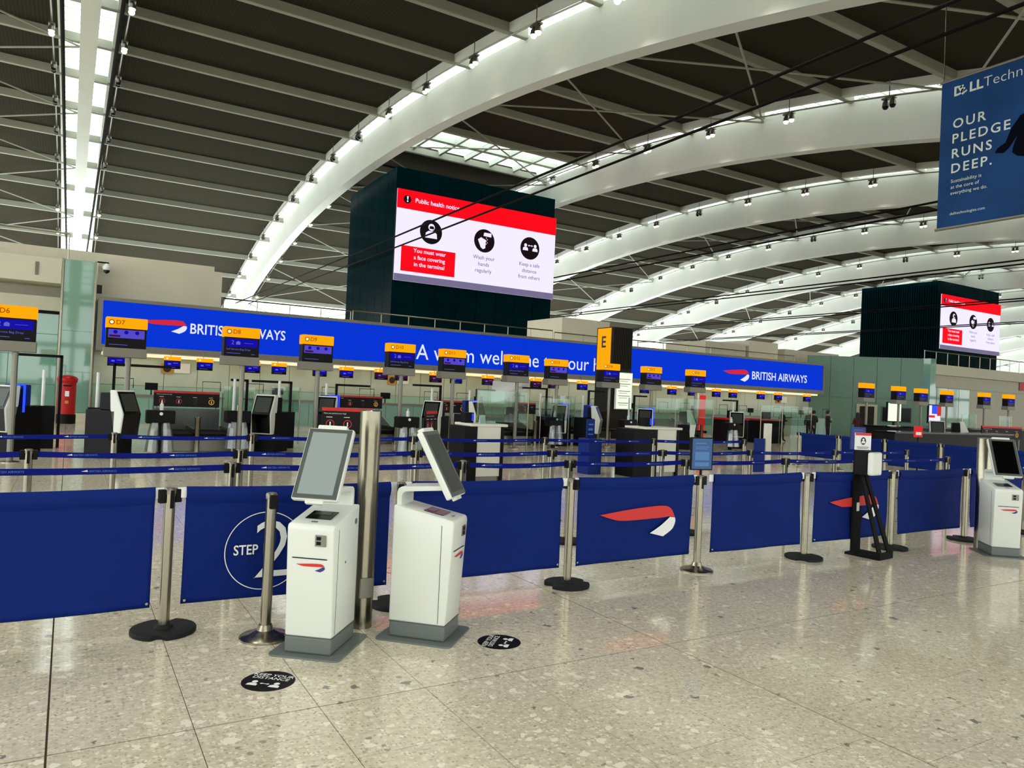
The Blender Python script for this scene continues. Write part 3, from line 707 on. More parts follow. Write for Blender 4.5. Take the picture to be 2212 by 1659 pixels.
MACH = [(-1.05,18.4,-0.75,True,'D6'),(0.95,17.3,0.78,False,'D7'),(4.2,18.6,-0.72,False,'D8'),(6.1,19.9,-0.5,True,'D9'),(8.8,18.9,-0.78,False,'D10'),(11.0,20.6,0.4,True,'D11'),
        (14.35,20.7,-0.85,True,'D12'),(15.75,20.7,0.75,True,'D13'),(16.9,19.3,-0.75,True,'D14'),(19.0,19.4,0.72,False,'D15'),(21.9,19.8,-0.75,False,'D16'),(29.2,16.3,-0.9,False,'E'),(30.9,16.3,0.6,False,'E')]
for x, y, a, led, d in MACH:
    o = mk[led] if led not in usedm else copy_tree(mk[led]); usedm.add(led)
    o.location = (x, y, 0); o.rotation_euler = (0, 0, a)
    if d == 'E': tag(o, 'black bag drop machine with white shell beside a red desk, %s' % ('facing the blue barriers' if a < 0 else 'turned towards the red desk'), None, 'bag drop machines')
    else: tag(o, 'black bag drop machine with white shell near the %s sign%s' % (d, ', lit by blue strips' if led else ''), None, 'bag drop machines')

# conveyors, info boards, posts around the machines
def conveyor(x, y, label):
    t = thing('bag_conveyor', label, 'conveyor', (x, y, 0))
    B(-0.8, 0.8, 0.2, 1.7, 0, 0.3).build('base', 'steel_dull', t, bevel=0.01)
    for s in (-1, 1): B(s*0.4-0.33, s*0.4+0.33, 0.1, 1.7, 0.3, 0.42).build('belt', 'belt_black', t)
    for x0 in (-0.84, -0.04, 0.76): B(x0, x0+0.08, 0.1, 1.75, 0.05, 0.52).build('side_rail', 'steel', t)
    for x0 in (-0.8, 0.8): MB().prism_x([(0.3, 0.5), (1.7, 0.5), (1.7, 1.0)], x0-0.02, x0+0.02).build('side_panel', 'bezel_grey', t)
    for x0 in (-0.8, 0.0, 0.8): MB().lathe([(0.06, 0), (0.06, 0.78), (0.075, 0.8), (0.075, 0.82)], 14, x0, 0.0).build('bollard', 'steel', t, smooth=True)
    B(-0.75, 0.75, 1.7, 1.76, 0.4, 0.95).build('back_panel', 'bezel_grey', t)
for x, y, l in ((2.62, 18.5, 'steel bag conveyor between the D7 and D8 machines'), (7.75, 21.0, 'steel bag conveyor between the D9 and D10 machines'), (12.7, 20.9, 'steel bag conveyor between the D11 and D12 machines'),
                (16.5, 22.4, 'steel bag conveyor behind the D13 machine'), (20.5, 21.0, 'steel bag conveyor between the D15 and D16 machines')):
    conveyor(x, y, l)
def info_board(x, y, z, w, h, rz, label, n=4):
    t = thing('bag_rules_board', label, 'board', (x, y, z), rz)
    B(-w/2, w/2, 0, 0.05, 0, h).build('board_panel', 'info_black', t)
    flat([rect(-w/2, w/2, h*0.86, h)], 'print', 'print_red', t, T(0, -0.004, 0) @ FRONT)
    M = T(0, -0.004, 0) @ FRONT
    text('Have you packed your bag?', 'print_white', t, M, -w*0.46, h*0.74, h*0.055)
    for i in range(n):
        cx = -w/2 + w*(i+0.5)/n
        if i % 3 != 2:
            flat(ring_polys(cx, h*0.34, h*0.14, h*0.17, 24), 'print', 'print_red' if i < 3 else 'yellow_lit', t, M)
            flat([rect(cx-h*0.025, cx+h*0.025, h*0.24, h*0.42)], 'print', 'print_white', t, M)
        else:
            flat([disc(cx+(a-1)*h*0.09, h*(0.2+0.13*b), h*0.03, 8) for a in range(3) for b in range(3)], 'print', 'display_grey', t, M)
        flat([rect(cx-h*0.16, cx+h*0.08, h*0.6, h*0.625)], 'print', 'print_white', t, M)
    for s in (-1, 1): MB().tube([(s*w*0.45, 0.04, -z), (s*w*0.45, 0.04, 0)], 0.025, 6).build('leg', 'steel_dull', t)
info_board(2.62, 20.45, 0.98, 1.55, 0.4, 0, 'black baggage rules board with red top behind the D7 conveyor')
info_board(5.7, 17.0, 0.6, 1.2, 0.58, -0.25, 'large black baggage rules board with red top beside tall steel post', 3)
info_board(8.05, 23.2, 1.0, 1.75, 0.4, 0, 'black baggage rules board with red top behind the D9 sign')
info_board(8.15, 17.6, 0.6, 0.75, 0.55, 0.75, 'narrow black baggage rules board with red top in front of the D10 machine', 3)
info_board(11.15, 22.6, 0.95, 1.2, 0.42, 0, 'black baggage rules board with red top behind the white service desk')
info_board(14.0, 22.4, 1.0, 0.9, 0.4, 0, 'small black baggage rules board behind the D12 machine', 3)
info_board(34.8, 16.6, 0.7, 2.4, 0.55, -0.2, 'wide maroon baggage rules board on the red desk beyond the barriers')
def gantry(x, y, h, arm, label, white=True, cab=False):
    t = thing('machine_gantry', label, 'frame', (x, y, 0))
    B(-0.03, 0.03, -0.03, 0.03, 0, h).build('upright', 'black', t)
    B(min(0, arm), max(0, arm), -0.03, 0.03, h-0.06, h).build('arm', 'black', t)
    if white: MB().tube([(-0.32, -0.1, 0.95), (-0.32, -0.1, 1.75)], 0.035, 8).build('light_tube', 'print_white', t)
    if cab: B(-0.5, -0.08, -0.25, 0.1, 0, 0.95).build('cabinet', 'black', t, bevel=0.01)
    else: B(-0.36, 0.1, -0.16, 0.06, 0, 0.95).build('pedestal', 'black', t)
for x, y, h, a, d in ((-0.15,19.7,2.1,-0.9,'D6'),(0.9,19.4,1.98,1.2,'D7'),(3.9,19.6,1.75,-0.4,'D8'),(5.05,19.8,1.75,-1.0,'D8 conveyor'),(6.6,20.8,1.75,1.0,'D9'),(9.6,20.2,1.85,-0.9,'D10'),(11.7,21.8,1.8,0.7,'D11'),(14.5,21.8,1.95,-1.0,'D12'),(16.2,21.6,1.95,0.7,'D13'),(18.0,21.2,1.85,0.6,'D14'),(23.0,20.8,1.85,-0.8,'D16')):
    gantry(x, y, h, a, 'dark gantry frame with white light tube by the %s sign' % d, cab=d in ('D6', 'D7'))
def glass_screen(x, y, w, z0, z1, rz, label):
    t = thing('glass_screen', label, 'screen', (x, y, 0), rz)
    B(0, w, -0.006, 0.006, z0, z1).build('pane', 'clear_glass', t)
    for a in (0, w): MB().tube([(a, 0, 0), (a, 0, z1)], 0.018, 6).build('post', 'steel', t)
for i, (x, y, w, z1, rz, d) in enumerate(((3.5,20.6,0.8,1.55,0,'D8'),(4.75,20.7,0.9,1.6,0.3,'D9 gantry'),(9.5,17.6,1.6,1.75,0,'white service desk'),(12.9,19.7,1.1,1.6,0,'D12'),(14.9,22.0,1.0,1.7,0,'D13'),(17.9,18.9,1.8,1.8,0,'second service desk'),(22.3,19.0,1.2,1.7,0,'D16'),(25.2,20.5,2.0,1.7,0,'red post'),(35.2,18.5,2.0,1.7,0.2,'red desk'),(38.5,18.5,2.0,1.7,0.2,'corner pillar'))):
    glass_screen(x, y, w, 0.9, z1, rz, 'clear glass protective screen on thin posts by the %s' % d if d.startswith(('white','second','red','corner')) else 'clear glass protective screen on thin posts by the %s machine' % d)
def bag_stand(x, y, label):
    t = thing('bag_tag_stand', label, 'stand', (x, y, 0))
    B(-0.28, 0.28, -0.12, 0.2, 0.72, 1.0).build('holder', 'black', t, bevel=0.02)
    B(-0.05, 0.05, 0.0, 0.1, 0, 0.72).build('leg', 'black', t)
    MB().tube([(0.0, -0.14, 0.93), (0.0, -0.12, 0.93)], 0.035, 10).build('knob', 'print_white', t)
    for s in (-1, 1):
        MB().tube([(s*0.11, -0.06, 0.74), (s*0.12, -0.06, 0.6), (s*0.14, -0.07, 0.35), (s*0.15, -0.08, 0.12)], [0.09, 0.11, 0.12, 0.14], 9).build('clear_bag', 'thin_plastic', t)
    MB().lathe([(0.04, 1.0), (0.04, 1.12), (0.015, 1.15), (0.015, 1.2)], 10, 0.02, 0.05).build('bottle', 'print_white', t)
for x, y, d in ((1.72, 17.4, 'D7'), (3.45, 18.2, 'D8'), (7.35, 17.3, 'D10'), (13.6, 19.9, 'D12'), (16.1, 19.2, 'D14'), (21.0, 19.2, 'D16')):
    bag_stand(x, y, 'black stand with clear plastic bags beside the %s machine' % d)
for i, (x, y, l) in enumerate(((14.2,23.6,'black office chair behind the white service desk'),(17.6,22.4,'black office chair behind the D14 machine'),(22.2,22.3,'black office chair beside the red steel post'))):
    t = thing('office_chair', l, 'chair', (x, y, 0), 0.4*i)
    B(-0.26, 0.26, -0.05, 0.06, 0.55, 1.2).build('backrest', 'black', t, bevel=0.04); B(-0.26, 0.26, -0.5, -0.02, 0.44, 0.54).build('seat', 'black', t, bevel=0.03)
    MB().tube([(0, -0.25, 0.08), (0, -0.25, 0.45)], 0.03, 8).build('column', 'steel_dull', t)
    for k in range(5):
        a = 2*PI*k/5; MB().tube([(0, -0.25, 0.09), (0.28*math.cos(a), -0.25+0.28*math.sin(a), 0.04)], 0.03, 6).build('leg', 'black', t)
t = thing('red_post', 'tall red and steel post among the desks below the second logo', 'post', (23.1, 23.0, 0))
MB().tube([(-0.12, 0, 0), (-0.12, 0, 2.1)], 0.11, 12).build('steel_column', 'steel', t, smooth=True); B(-0.02, 0.35, -0.05, 0.2, 0.0, 2.0).build('red_panel', 'red_lit', t)
for i, x in enumerate((24.2, 26.4)):
    t = thing('red_desk', ('red topped desk beside the tall red post', 'red topped desk between the red post and the staff')[i], 'desk', (x, 22.5, 0))
    B(0, 1.4, 0, 0.7, 0.0, 1.0).build('desk_body', 'black', t); B(-0.05, 1.45, -0.05, 0.75, 1.0, 1.08).build('desk_top', 'post_red', t); B(0.4, 0.9, 0.2, 0.3, 1.08, 1.4).build('monitor', 'black', t)
# service counters under the sign
def counter(x, y, w, label):
    t = thing('check_in_counter', label, 'counter', (x, y, 0))
    B(0, w, 0, 0.7, 0, 1.02).build('counter_body', 'pale_panel', t); B(-0.03, w+0.03, -0.1, 0.75, 1.02, 1.08).build('counter_top', 'steel_dull', t)
    for k in range(int(w/0.6)): B(0.01+k*0.6, 0.59+k*0.6, -0.03, 0, 0.1, 0.98).build('front_panel', 'green_solid', t)
    B(w*0.3, w*0.3+0.4, 0.25, 0.32, 1.25, 1.5).build('monitor', 'black', t); MB().tube([(w*0.3+0.2, 0.3, 1.08), (w*0.3+0.2, 0.3, 1.3)], 0.025, 6).build('monitor_stand', 'black', t)
    for a in (0.1, w-0.7): MB().tube([(a, 0.05, 1.08), (a, 0.05, 1.62), (a+0.6, 0.05, 1.62), (a+0.6, 0.05, 1.3)], 0.016, 6).build('tag_frame', 'black', t)
for i in range(9): counter(1.2+4.3*i, 28.2, 3.6, 'pale check-in counter with black tag frames below the blue sign'); 
for o in [o for o in C.objects if o.name.startswith('check_in_counter')]: o['group'] = 'check-in counters below the blue sign'
t = thing('dark_counter', 'long black counter in front of the green angled wall', 'counter', (27.6, 17.5, 0))
B(0, 14, 0, 0.8, 0, 1.05).build('counter_body', 'black', t); B(-0.05, 14.05, -0.06, 0.85, 1.05, 1.1).build('counter_top', 'black_gloss', t)
t = thing('dark_counter', 'black counter block behind the second row of blue barriers', 'counter', (23.2, 14.3, 0))
B(0, 7.5, 0, 0.7, 0, 0.98).build('counter_body', 'black', t); B(-0.05, 7.55, -0.06, 0.75, 0.98, 1.03).build('counter_top', 'black_gloss', t)
for i, (x, y) in enumerate(((35.6, 22.0), (39.9, 22.4))):
    t = thing('lit_screen', ('bright lit desk screen behind the black counter', 'bright desk screen showing blue and red behind black counter')[i], 'screen', (x, y, 1.15))
    B(-0.6, 0.6, 0, 0.08, 0, 1.0).build('screen_body', 'black', t); B(-0.06, 0.06, 0, 0.06, -1.15, 0).build('stand', 'black', t)
    flat([rect(-0.55, 0.55, 0.05, 0.95)], 'print', 'lightbox' if i == 0 else 'led_white', t, T(0, -0.01, 0) @ FRONT)
    if i: flat([rect(-0.3, 0.2, 0.5, 0.95)], 'print', 'blue_led', t, T(0, -0.014, 0) @ FRONT); flat([rect(0.2, 0.55, 0.4, 0.95)], 'print', 'red_lit', t, T(0, -0.014, 0) @ FRONT); flat([rect(-0.55, 0.0, 0.3, 0.42)], 'print', 'red_lit', t, T(0, -0.014, 0) @ FRONT)

# post box and cctv
t = thing('post_box', 'red pillar post box with black base against the green pillar', 'post box', (-0.02, 29.2, 0))
MB().lathe([(0.29, 0), (0.29, 0.3), (0.27, 0.32)], 28).build('base', 'black', t, smooth=True)
MB().lathe([(0.265, 0.3), (0.265, 1.38), (0.29, 1.39), (0.30, 1.45)], 28).build('body', 'post_red', t, smooth=True)
MB().lathe([(0.31, 1.45), (0.31, 1.52), (0.27, 1.57), (0.15, 1.62), (0.02, 1.64)], 28).build('cap', 'post_red', t, smooth=True)
B(-0.06, 0.06, -0.28, -0.25, 0.92, 1.1).build('notice_plate', 'print_white', t); B(-0.12, 0.12, -0.285, -0.25, 1.26, 1.3).build('slot', 'black', t); B(-0.05, 0.05, -0.275, -0.25, 0.68, 0.78).build('emblem', 'plate_amber', t)
t = thing('dome_camera', 'white dome security camera on black arm beside the glass pillar', 'camera', (0.7, 30.4, 5.7))
B(0, 0.36, -0.03, 0.03, 0, 0.05).build('arm', 'black', t); MB().lathe([(0.05, -0.3), (0.13, -0.2), (0.14, -0.12), (0.05, 0)], 14, 0.3, 0).build('housing', 'print_white', t, smooth=True); MB().lathe([(0.01, -0.36), (0.09, -0.31), (0.11, -0.2)], 14, 0.3, 0).build('dome', 'black_gloss', t, smooth=True)
t = thing('wall_speaker', 'small brown wall box beside the glass pillar', 'speaker', (0.72, 30.4, 4.6)); B(0, 0.16, -0.1, 0, 0, 0.3).build('box', 'info_black', t); B(0.02, 0.14, -0.12, -0.1, 0.04, 0.26).build('grille', 'dark_slat', t)

# ---------------------------------------------------------------- white service desks and totems in the queue
def service_desk(x, y, label, bw, ww):
    t = thing('service_desk', label, 'desk', (x, y, 0))
    B(-bw, 0.0, 0, 0.62, 0, 1.05).build('side_cabinet', 'black', t, bevel=0.008)
    B(0.0, ww, 0.02, 0.6, 0.1, 1.05).build('desk_body', 'cabinet_white', t, bevel=0.008); B(0.0, ww, 0.05, 0.57, 0, 0.1).build('plinth', 'steel_dull', t)
    B(-bw*0.6, ww+0.12, -0.04, 0.66, 1.05, 1.1).build('desk_top', 'cabinet_white', t, bevel=0.012)
    B(ww, ww+0.06, 0.0, 0.62, 0, 1.05).build('side_panel', 'black', t)
    B(0.0, ww+0.1, 0.1, 0.112, 1.1, 1.75).build('glass_guard', 'clear_glass', t)
    B(-0.12, 0.06, 0.3, 0.5, 1.1, 1.3).build('label_printer', 'black', t); B(0.02, 0.035, 0.28, 0.3, 1.14, 1.28).build('status_light', 'blue_led', t)
service_desk(6.66, 12.3, 'white service desk with black side and glass guard, items on top', 0.28, 0.52)
service_desk(11.25, 12.4, 'white service desk with wide black side beside blue stand', 0.68, 0.58)
t = thing('tissue_pack', 'small white pack on the white service desk top', 'pack', (7.05, 12.5, 1.1)); B(-0.08, 0.08, -0.05, 0.05, 0, 0.05).build('pack_body', 'print_white', t, bevel=0.01)
t = thing('paper_stand', 'small tilted white card on the white service desk', 'card', (6.85, 12.45, 1.1)); MB().prism_x([(0, 0), (0.08, 0), (0.05, 0.16), (0.04, 0.16)], -0.06, 0.06).build('card_body', 'print_white', t)
t = thing('plastic_sheet', 'white translucent plastic sheet draped over the glass screen behind white desk', 'sheet', (12.35, 21.9, 1.55))
mm = MB(); vs = []; fs = []
for i in range(9):
    for j in range(7):
        u, v = i/8, j/6; drop = (0.25+0.75*(1-u)**0.8)*v*0.75; vs.append((u*1.5, 0.12*math.sin(u*7+v*3)*v, 0.55-drop))
for i in range(8):
    for j in range(6): a = i*7+j; fs.append((a, a+7, a+8, a+1))
mm.add(vs, fs).build('sheet', 'print_white', t, smooth=True)
def blue_stand(x, y, label):
    t = thing('leaflet_stand', label, 'stand', (x, y, 0))
    B(0, 0.36, 0, 0.4, 0, 0.78).build('stand_body', 'stand_blue', t, bevel=0.01); B(0.2, 0.42, 0.36, 0.4, 0.78, 1.2).build('back_panel', 'stand_blue', t, bevel=0.01)
    flat([rect(0.23, 0.38, 0.85, 0.88), rect(0.23, 0.36, 0.95, 1.0), rect(0.24, 0.37, 1.07, 1.1)], 'print', 'print_blue_light', t, T(0, 0.355, 0) @ FRONT)
blue_stand(9.85, 13.05, 'blue box stand with taller back panel behind the front barrier')
t = thing('poster_stand', 'narrow blue poster panel beside a white post in the queue', 'stand', (14.9, 12.7, 0))
B(-0.15, 0.2, 0, 0.05, 0.02, 0.86).build('poster_panel', 'stand_blue', t); B(0.22, 0.42, -0.02, 0.08, 0, 1.24).build('white_post', 'cabinet_white', t, bevel=0.01)

# ---------------------------------------------------------------- stanchions, belts, banners
def make_stanchion(kind):
    t = thing('stanchion', 'x', 'stanchion')
    if kind == 'black':
        pr = []
        for k in range(40):
            a = 2*PI*k/40; r = 0.205
            if 6 <= k <= 8: r = 0.15
            if 26 <= k <= 27: r = 0.165
            pr.append((r*math.cos(a), r*math.sin(a)))
        MB().prism_z(pr, 0, 0.032).build('base', 'rubber', t, bevel=0.008)
        MB().lathe([(0.06, 0.03), (0.055, 0.05), (0.045, 0.055)], 16).build('collar', 'rubber', t, smooth=True)
    else:
        MB().lathe([(0.165, 0), (0.165, 0.012), (0.15, 0.022), (0.1, 0.035), (0.055, 0.055), (0.042, 0.09)], 28).build('base', 'steel', t, smooth=True)
    MB().lathe([(0.036, 0.03), (0.036, 0.93)], 18).build('post', 'steel', t, smooth=True)
    MB().lathe([(0.038, 0.925), (0.038, 0.955), (0.03, 0.965)], 18).build('cap', 'steel_dull', t, smooth=True)
    for s in (-1, 1): B(s*0.052-0.02, s*0.052+0.02, -0.022, 0.022, 0.865, 0.955).build('belt_cassette', 'black', t, bevel=0.004)
    B(-0.012, 0.012, -0.04, -0.03, 0.83, 0.95).build('belt_slot', 'black', t)
    return t
ST = {k: make_stanchion(k) for k in ('black', 'steel')}; useds = set()
def stanchion(x, y, kind, label, group, rz=0.0):
    o = ST[kind] if kind not in useds else copy_tree(ST[kind]); useds.add(kind)
    o.location = (x, y, 0); o.rotation_euler = (0, 0, rz); tag(o, label, None, group); return o
YF = 5.43
front = [(-1.03,'black','steel stanchion on notched black base before the plain front barrier'),(0.62,'black','steel stanchion on notched black base between plain and step number barriers'),(2.28,'black','steel stanchion on black base just behind the white kiosk turned away'),
         (3.92,'black','steel stanchion on black base where the ribbon logo barrier starts'),(5.52,'steel','steel stanchion on polished disc base carrying a blue poster frame'),(7.17,'black','steel stanchion on black base beside the sanitiser stand barrier'),
         (8.8,'black','steel stanchion on black base just behind the sanitiser stand'),(10.48,'black','steel stanchion on black base near the kiosk with black screen'),(12.1,'black','steel stanchion hidden behind the kiosk with black screen')]
for i, (x, k, l) in enumerate(front): stanchion(x, YF, k, l, 'stanchions of the front barrier', (0.0, 0.3, 1.2, 2.0, 0, 2.6, 3.0, 0.4, 0)[i])
stanchion(1.2, 5.06, 'steel', 'lone steel stanchion on polished disc base beside the kiosk with pale screen', None, PI/2)
def banner(x0, x1, y, label, group=None, rz=0.0, top=0.97, bot=0.17, seed=0, loc=None):
    w = x1-x0; t = thing('barrier_banner', label, 'banner', loc or (x0, y, 0), rz, group)
    rnd = random.Random(seed); ph = [rnd.uniform(0, 6) for _ in range(4)]
    NX, NZ = 56, 22; vs = []; fs = []
    def yy(u, v):
        e = v*v
        return 0.012*e*math.sin(u*w*2.3+ph[0]+v*2) + 0.005*v*math.sin(u*w*5+ph[1]-v*4) + 0.02*e*math.sin(u*PI+ph[2])*0.4 + 0.006*v*max(0.0, math.sin((u*w*1.1+v*0.9)*7+ph[3]))**4 - (0.03*max(0, v-0.6)*max(0, u-0.8)*8 if seed % 3 == 1 else 0)
    for i in range(NX+1):
        for j in range(NZ+1):
            u, v = i/NX, j/NZ
            sag = 0.012*math.sin(PI*u); vs.append((u*w, yy(u, v), top-sag-(top-bot-sag)*v))
    for i in range(NX):
        for j in range(NZ): a = i*(NZ+1)+j; fs.append((a, a+1, a+NZ+2, a+NZ+1))
    m = MB().add(vs, fs); c = m.build('cloth', 'banner_blue', t, smooth=True)
    sm = c.modifiers.new('thickness', 'SOLIDIFY'); sm.thickness = 0.003
    hem = MB(); hv = []; hf = []
    for i in range(NX+1):
        u = i/NX; sag = 0.012*math.sin(PI*u)
        for d, z in ((-0.002, top+0.001), (-0.018, top-0.02), (-0.026, top-0.055), (-0.014, top-0.095), (-0.004, top-0.115)): hv.append((u*w, d, z-sag))
    for i in range(NX):
        for j in range(4): a = i*5+j; hf.append((a, a+1, a+6, a+5))
    hem.add(hv, hf).build('hem', 'banner_blue', t, smooth=True)
    for a, b in ((-0.055, 0.004), (w-0.004, w+0.055)): B(a, b, -0.002, 0.002, top-0.075, top-0.005).build('strap', 'print_white', t)
    for a in (0.02, w-0.02): MB().tube([(a, -0.012, bot+0.03), (a, 0.004, bot+0.03)], 0.009, 10).build('eyelet', 'steel', t)
    return t
b0 = banner(-0.95, 0.53, YF, 'plain blue barrier banner ending at the notched black base', seed=3)
b1 = banner(0.72, 2.19, YF, 'blue barrier banner with white circled step number', seed=0)
MBn = T(0, -0.026, 0) @ FRONT
flat(ring_polys(0.535, 0.505, 0.27, 0.276, 64), 'print', 'print_white', b1, MBn); text('STEP', 'print_white', b1, MBn, 0.32, 0.485, 0.066, width=0.165, bold=0.014); text('2', 'print_white', b1, MBn, 0.465, 0.31, 0.41, bold=-0.012, width=0.25)
banner(2.37, 3.82, YF, 'blue barrier banner behind the kiosk turned away', seed=1)
b3 = banner(4.0, 5.42, YF, 'blue barrier banner with red and white ribbon logo in full view', seed=5); ribbon_logo(b3, MBn @ T(0.24, 0.62, 0), 0.93)
banner(5.70, 7.07, YF, 'blue barrier banner beside the poster frame with a curling lower corner', seed=4)
b5 = banner(7.32, 8.7, YF, 'blue barrier banner with ribbon logo partly hidden by the sanitiser stand', seed=8); ribbon_logo(b5, MBn @ T(0.24, 0.62, 0), 0.93)
banner(8.93, 10.38, YF, 'plain blue barrier banner between sanitiser stand and far kiosk', seed=9)
b7 = banner(10.6, 12.0, YF, 'blue barrier banner half hidden by the kiosk with black screen', seed=11)
flat(ring_polys(0.6, 0.505, 0.268, 0.276, 64), 'print', 'print_white', b7, MBn)
banner(12.2, 13.7, YF, 'blue barrier banner beyond the kiosk with black screen', seed=12)
# belts
def belt(x0, x1, y, group, label):
    t = thing('queue_belt', label, 'belt', (x0+0.05, y, 0), 0, group); w = x1-x0-0.1
    pts = 10; vs = []; fs = []
    for i in range(pts+1):
        u = i/pts; z = 0.915-0.02*math.sin(PI*u)
        vs += [(u*w, -0.002, z-0.027), (u*w, -0.002, z+0.027), (u*w, 0.002, z+0.027), (u*w, 0.002, z-0.027)]
    for i in range(pts):
        a = i*4
        for k in range(4): fs.append((a+k, a+(k+1)%4, a+4+(k+1)%4, a+4+k))
    MB().add(vs, fs).build('webbing', 'belt_blue', t)
    n = max(1, int(w/0.62))
    for i in range(n):
        u = (i+0.35)/n; z = 0.915-0.02*math.sin(PI*u)
        M = T(0, -0.005, 0) @ FRONT
        text('BRITISH AIRWAYS', 'print_blue_light', t, M, u*w, z-0.008, 0.018, width=0.2)
        flat([[(u*w-0.06, z), (u*w-0.015, z+0.012), (u*w-0.01, z-0.004)]], 'logo', 'print_white', t, M)
for y, xs, nm in ((7.05, (-1.4, 1.31, 3.66, 5.06, 6.9, 8.83, 10.9, 13.0), 'first'), (8.37, (-2.1, -0.29, 1.63, 3.7, 5.7, 7.7, 9.62, 11.8, 14.0), 'second'), (10.8, (-2.3, 0.54, 2.25, 4.7, 7.19, 9.7, 12.2), 'third')):
    for x in xs: stanchion(x, y, 'black' if nm != 'second' else 'steel', 'steel stanchion in the %s belt row behind the front barrier' % nm, 'stanchions of the %s belt row' % nm)
    for a, b in zip(xs, xs[1:]): belt(a, b, y, 'belts of the %s row' % nm, 'blue airline queue belt in the %s row behind the front barrier' % nm)
# second banner row running away from the camera's right
ys = [14.25, 12.95, 11.6, 10.15, 8.85, 7.6]
for i, y in enumerate(ys): stanchion(18.4, y, 'steel', 'steel stanchion in the barrier row across the end of the queue', 'stanchions of the queue end row', PI/2)
for i, (a, b) in enumerate(zip(ys, ys[1:])):
    banner(0.09, a-b-0.09, 0, ('blue barrier banner in front of the waiting people at the queue end', 'blue barrier banner behind the white mask poster', 'blue barrier banner beside the white mask poster', 'blue barrier banner beyond the tall blue notice', 'blue barrier banner just behind the kiosk with black screen')[i], rz=-PI/2, loc=(18.4, a-0.09, 0), top=0.95, bot=0.28, seed=20+i)
# black stanchions and belt by the waiting people
for x in (29.0, 31.5, 34.0, 36.5): 
    t = thing('low_rail', 'low black queue rail in front of the waiting people', 'rail', (x, 19.2, 0), 0, 'low black rails by the waiting people')
    MB().tube([(0, 0, 0), (0, 0, 0.95)], 0.03, 8).build('post', 'steel', t); B(0.03, 2.47, -0.01, 0.01, 0.82, 0.93).build('belt', 'black', t); MB().lathe([(0.17, 0), (0.15, 0.02), (0.04, 0.03)], 16).build('base', 'rubber', t)

# poster frame on the front stanchion
t = thing('framed_poster', 'blue poster in black frame standing on a steel stanchion', 'poster', (5.52, YF, 0.965), -0.25)
MB().tube([(0, 0, 0), (0, 0, 0.06)], 0.012, 6).build('stem', 'black', t)
B(-0.125, 0.125, -0.012, 0.012, 0.05, 0.38).build('frame', 'black', t, bevel=0.003)
flat([rect(-0.112, 0.112, 0.062, 0.368)], 'print', 'board_blue', t, T(0, -0.0135, 0) @ FRONT)
MP = T(0, -0.0145, 0) @ FRONT
flat([rect(-0.08, 0.04, 0.315, 0.325), rect(-0.08, 0.08, 0.28, 0.288), rect(-0.08, 0.06, 0.262, 0.27), rect(-0.08, 0.08, 0.15, 0.235), rect(-0.08, 0.08, 0.09, 0.13)], 'print', 'print_blue_light', t, MP)
# mask poster and blue notice by the barrier row
t = thing('mask_poster', 'white mask poster with red top above the sanitiser dispenser', 'poster', (8.04, 5.39, 1.225), -0.35)
B(-0.05, 0.16, 0, 0.012, 0, 0.2).build('poster_panel', 'print_white', t)
MP = T(0, -0.002, 0) @ FRONT
flat([rect(-0.05, 0.16, 0.17, 0.2)], 'print', 'print_red', t, MP); flat([disc(0.055, 0.105, 0.035, 24, 0.045)], 'print', 'print_black', t, MP)
flat(icon_person(0.055, 0.1, 0.05), 'print', 'print_white', t, T(0, -0.003, 0) @ FRONT); flat([rect(-0.03, 0.13, 0.03, 0.036), rect(-0.02, 0.12, 0.015, 0.02)], 'print', 'display_grey', t, MP)
t = thing('blue_notice', 'tall dark blue notice panel on a steel post beyond the sanitiser stand', 'notice', (16.2, 10.9, 0), -0.3)
MB().tube([(0, 0, 0), (0, 0, 0.8)], 0.03, 8).build('post', 'steel', t); B(-0.2, 0.2, -0.02, 0.02, 0.75, 1.28).build('notice_panel', 'print_navy', t); MB().lathe([(0.17, 0), (0.15, 0.02), (0.04, 0.03)], 16).build('base', 'rubber', t)
flat([rect(-0.14, 0.12, 1.1+0.05*i, 1.115+0.05*i) for i in range(3)], 'print', 'print_blue_light', t, T(0, -0.024, 0) @ FRONT)
t = thing('red_notice', 'small red notice card above the far barrier banners', 'notice', (19.9, 11.6, 0), -0.3)
MB().tube([(0, 0, 0), (0, 0, 1.05)], 0.02, 8).build('post', 'black', t); B(-0.13, 0.13, -0.015, 0.015, 1.02, 1.32).build('card', 'red_lit', t); flat([rect(-0.09, 0.09, 1.08, 1.16)], 'print', 'print_white', t, T(0, -0.018, 0) @ FRONT)
MB().lathe([(0.17, 0), (0.15, 0.02), (0.04, 0.03)], 16).build('base', 'rubber', t)

# sanitiser stand
t = thing('sanitiser_stand', 'black slanted sanitiser stand with black and white dispenser', 'sanitiser', (8.09, 5.25, 0), 0.12)
B(-0.17, 0.17, -0.2, 0.2, 0, 0.03).build('base', 'black_matte', t, bevel=0.004)
for s in (-1, 1):
    x0, x1 = s*0.115, s*0.045
    MB().add([(x0-0.04, -0.21, 0.0), (x0+0.04, -0.21, 0.0), (x1+0.035, 0.09, 0.97), (x1-0.035, 0.09, 0.97), (x0-0.04, -0.19, 0.0), (x0+0.04, -0.19, 0.0), (x1+0.035, 0.11, 0.97), (x1-0.035, 0.11, 0.97)],
             [(0,1,2,3),(7,6,5,4),(0,4,5,1),(1,5,6,2),(2,6,7,3),(3,7,4,0)]).build('leg', 'black_matte', t)
B(-0.1, 0.1, 0.15, 0.17, 0, 1.22).build('back_plate', 'black_matte', t)
B(-0.155, 0.155, -0.21, -0.19, 0.0, 0.08).build('foot_bar', 'black_matte', t)
B(-0.02, 0.03, 0.142, 0.15, 0.5, 0.6).build('sticker', 'print_white', t)
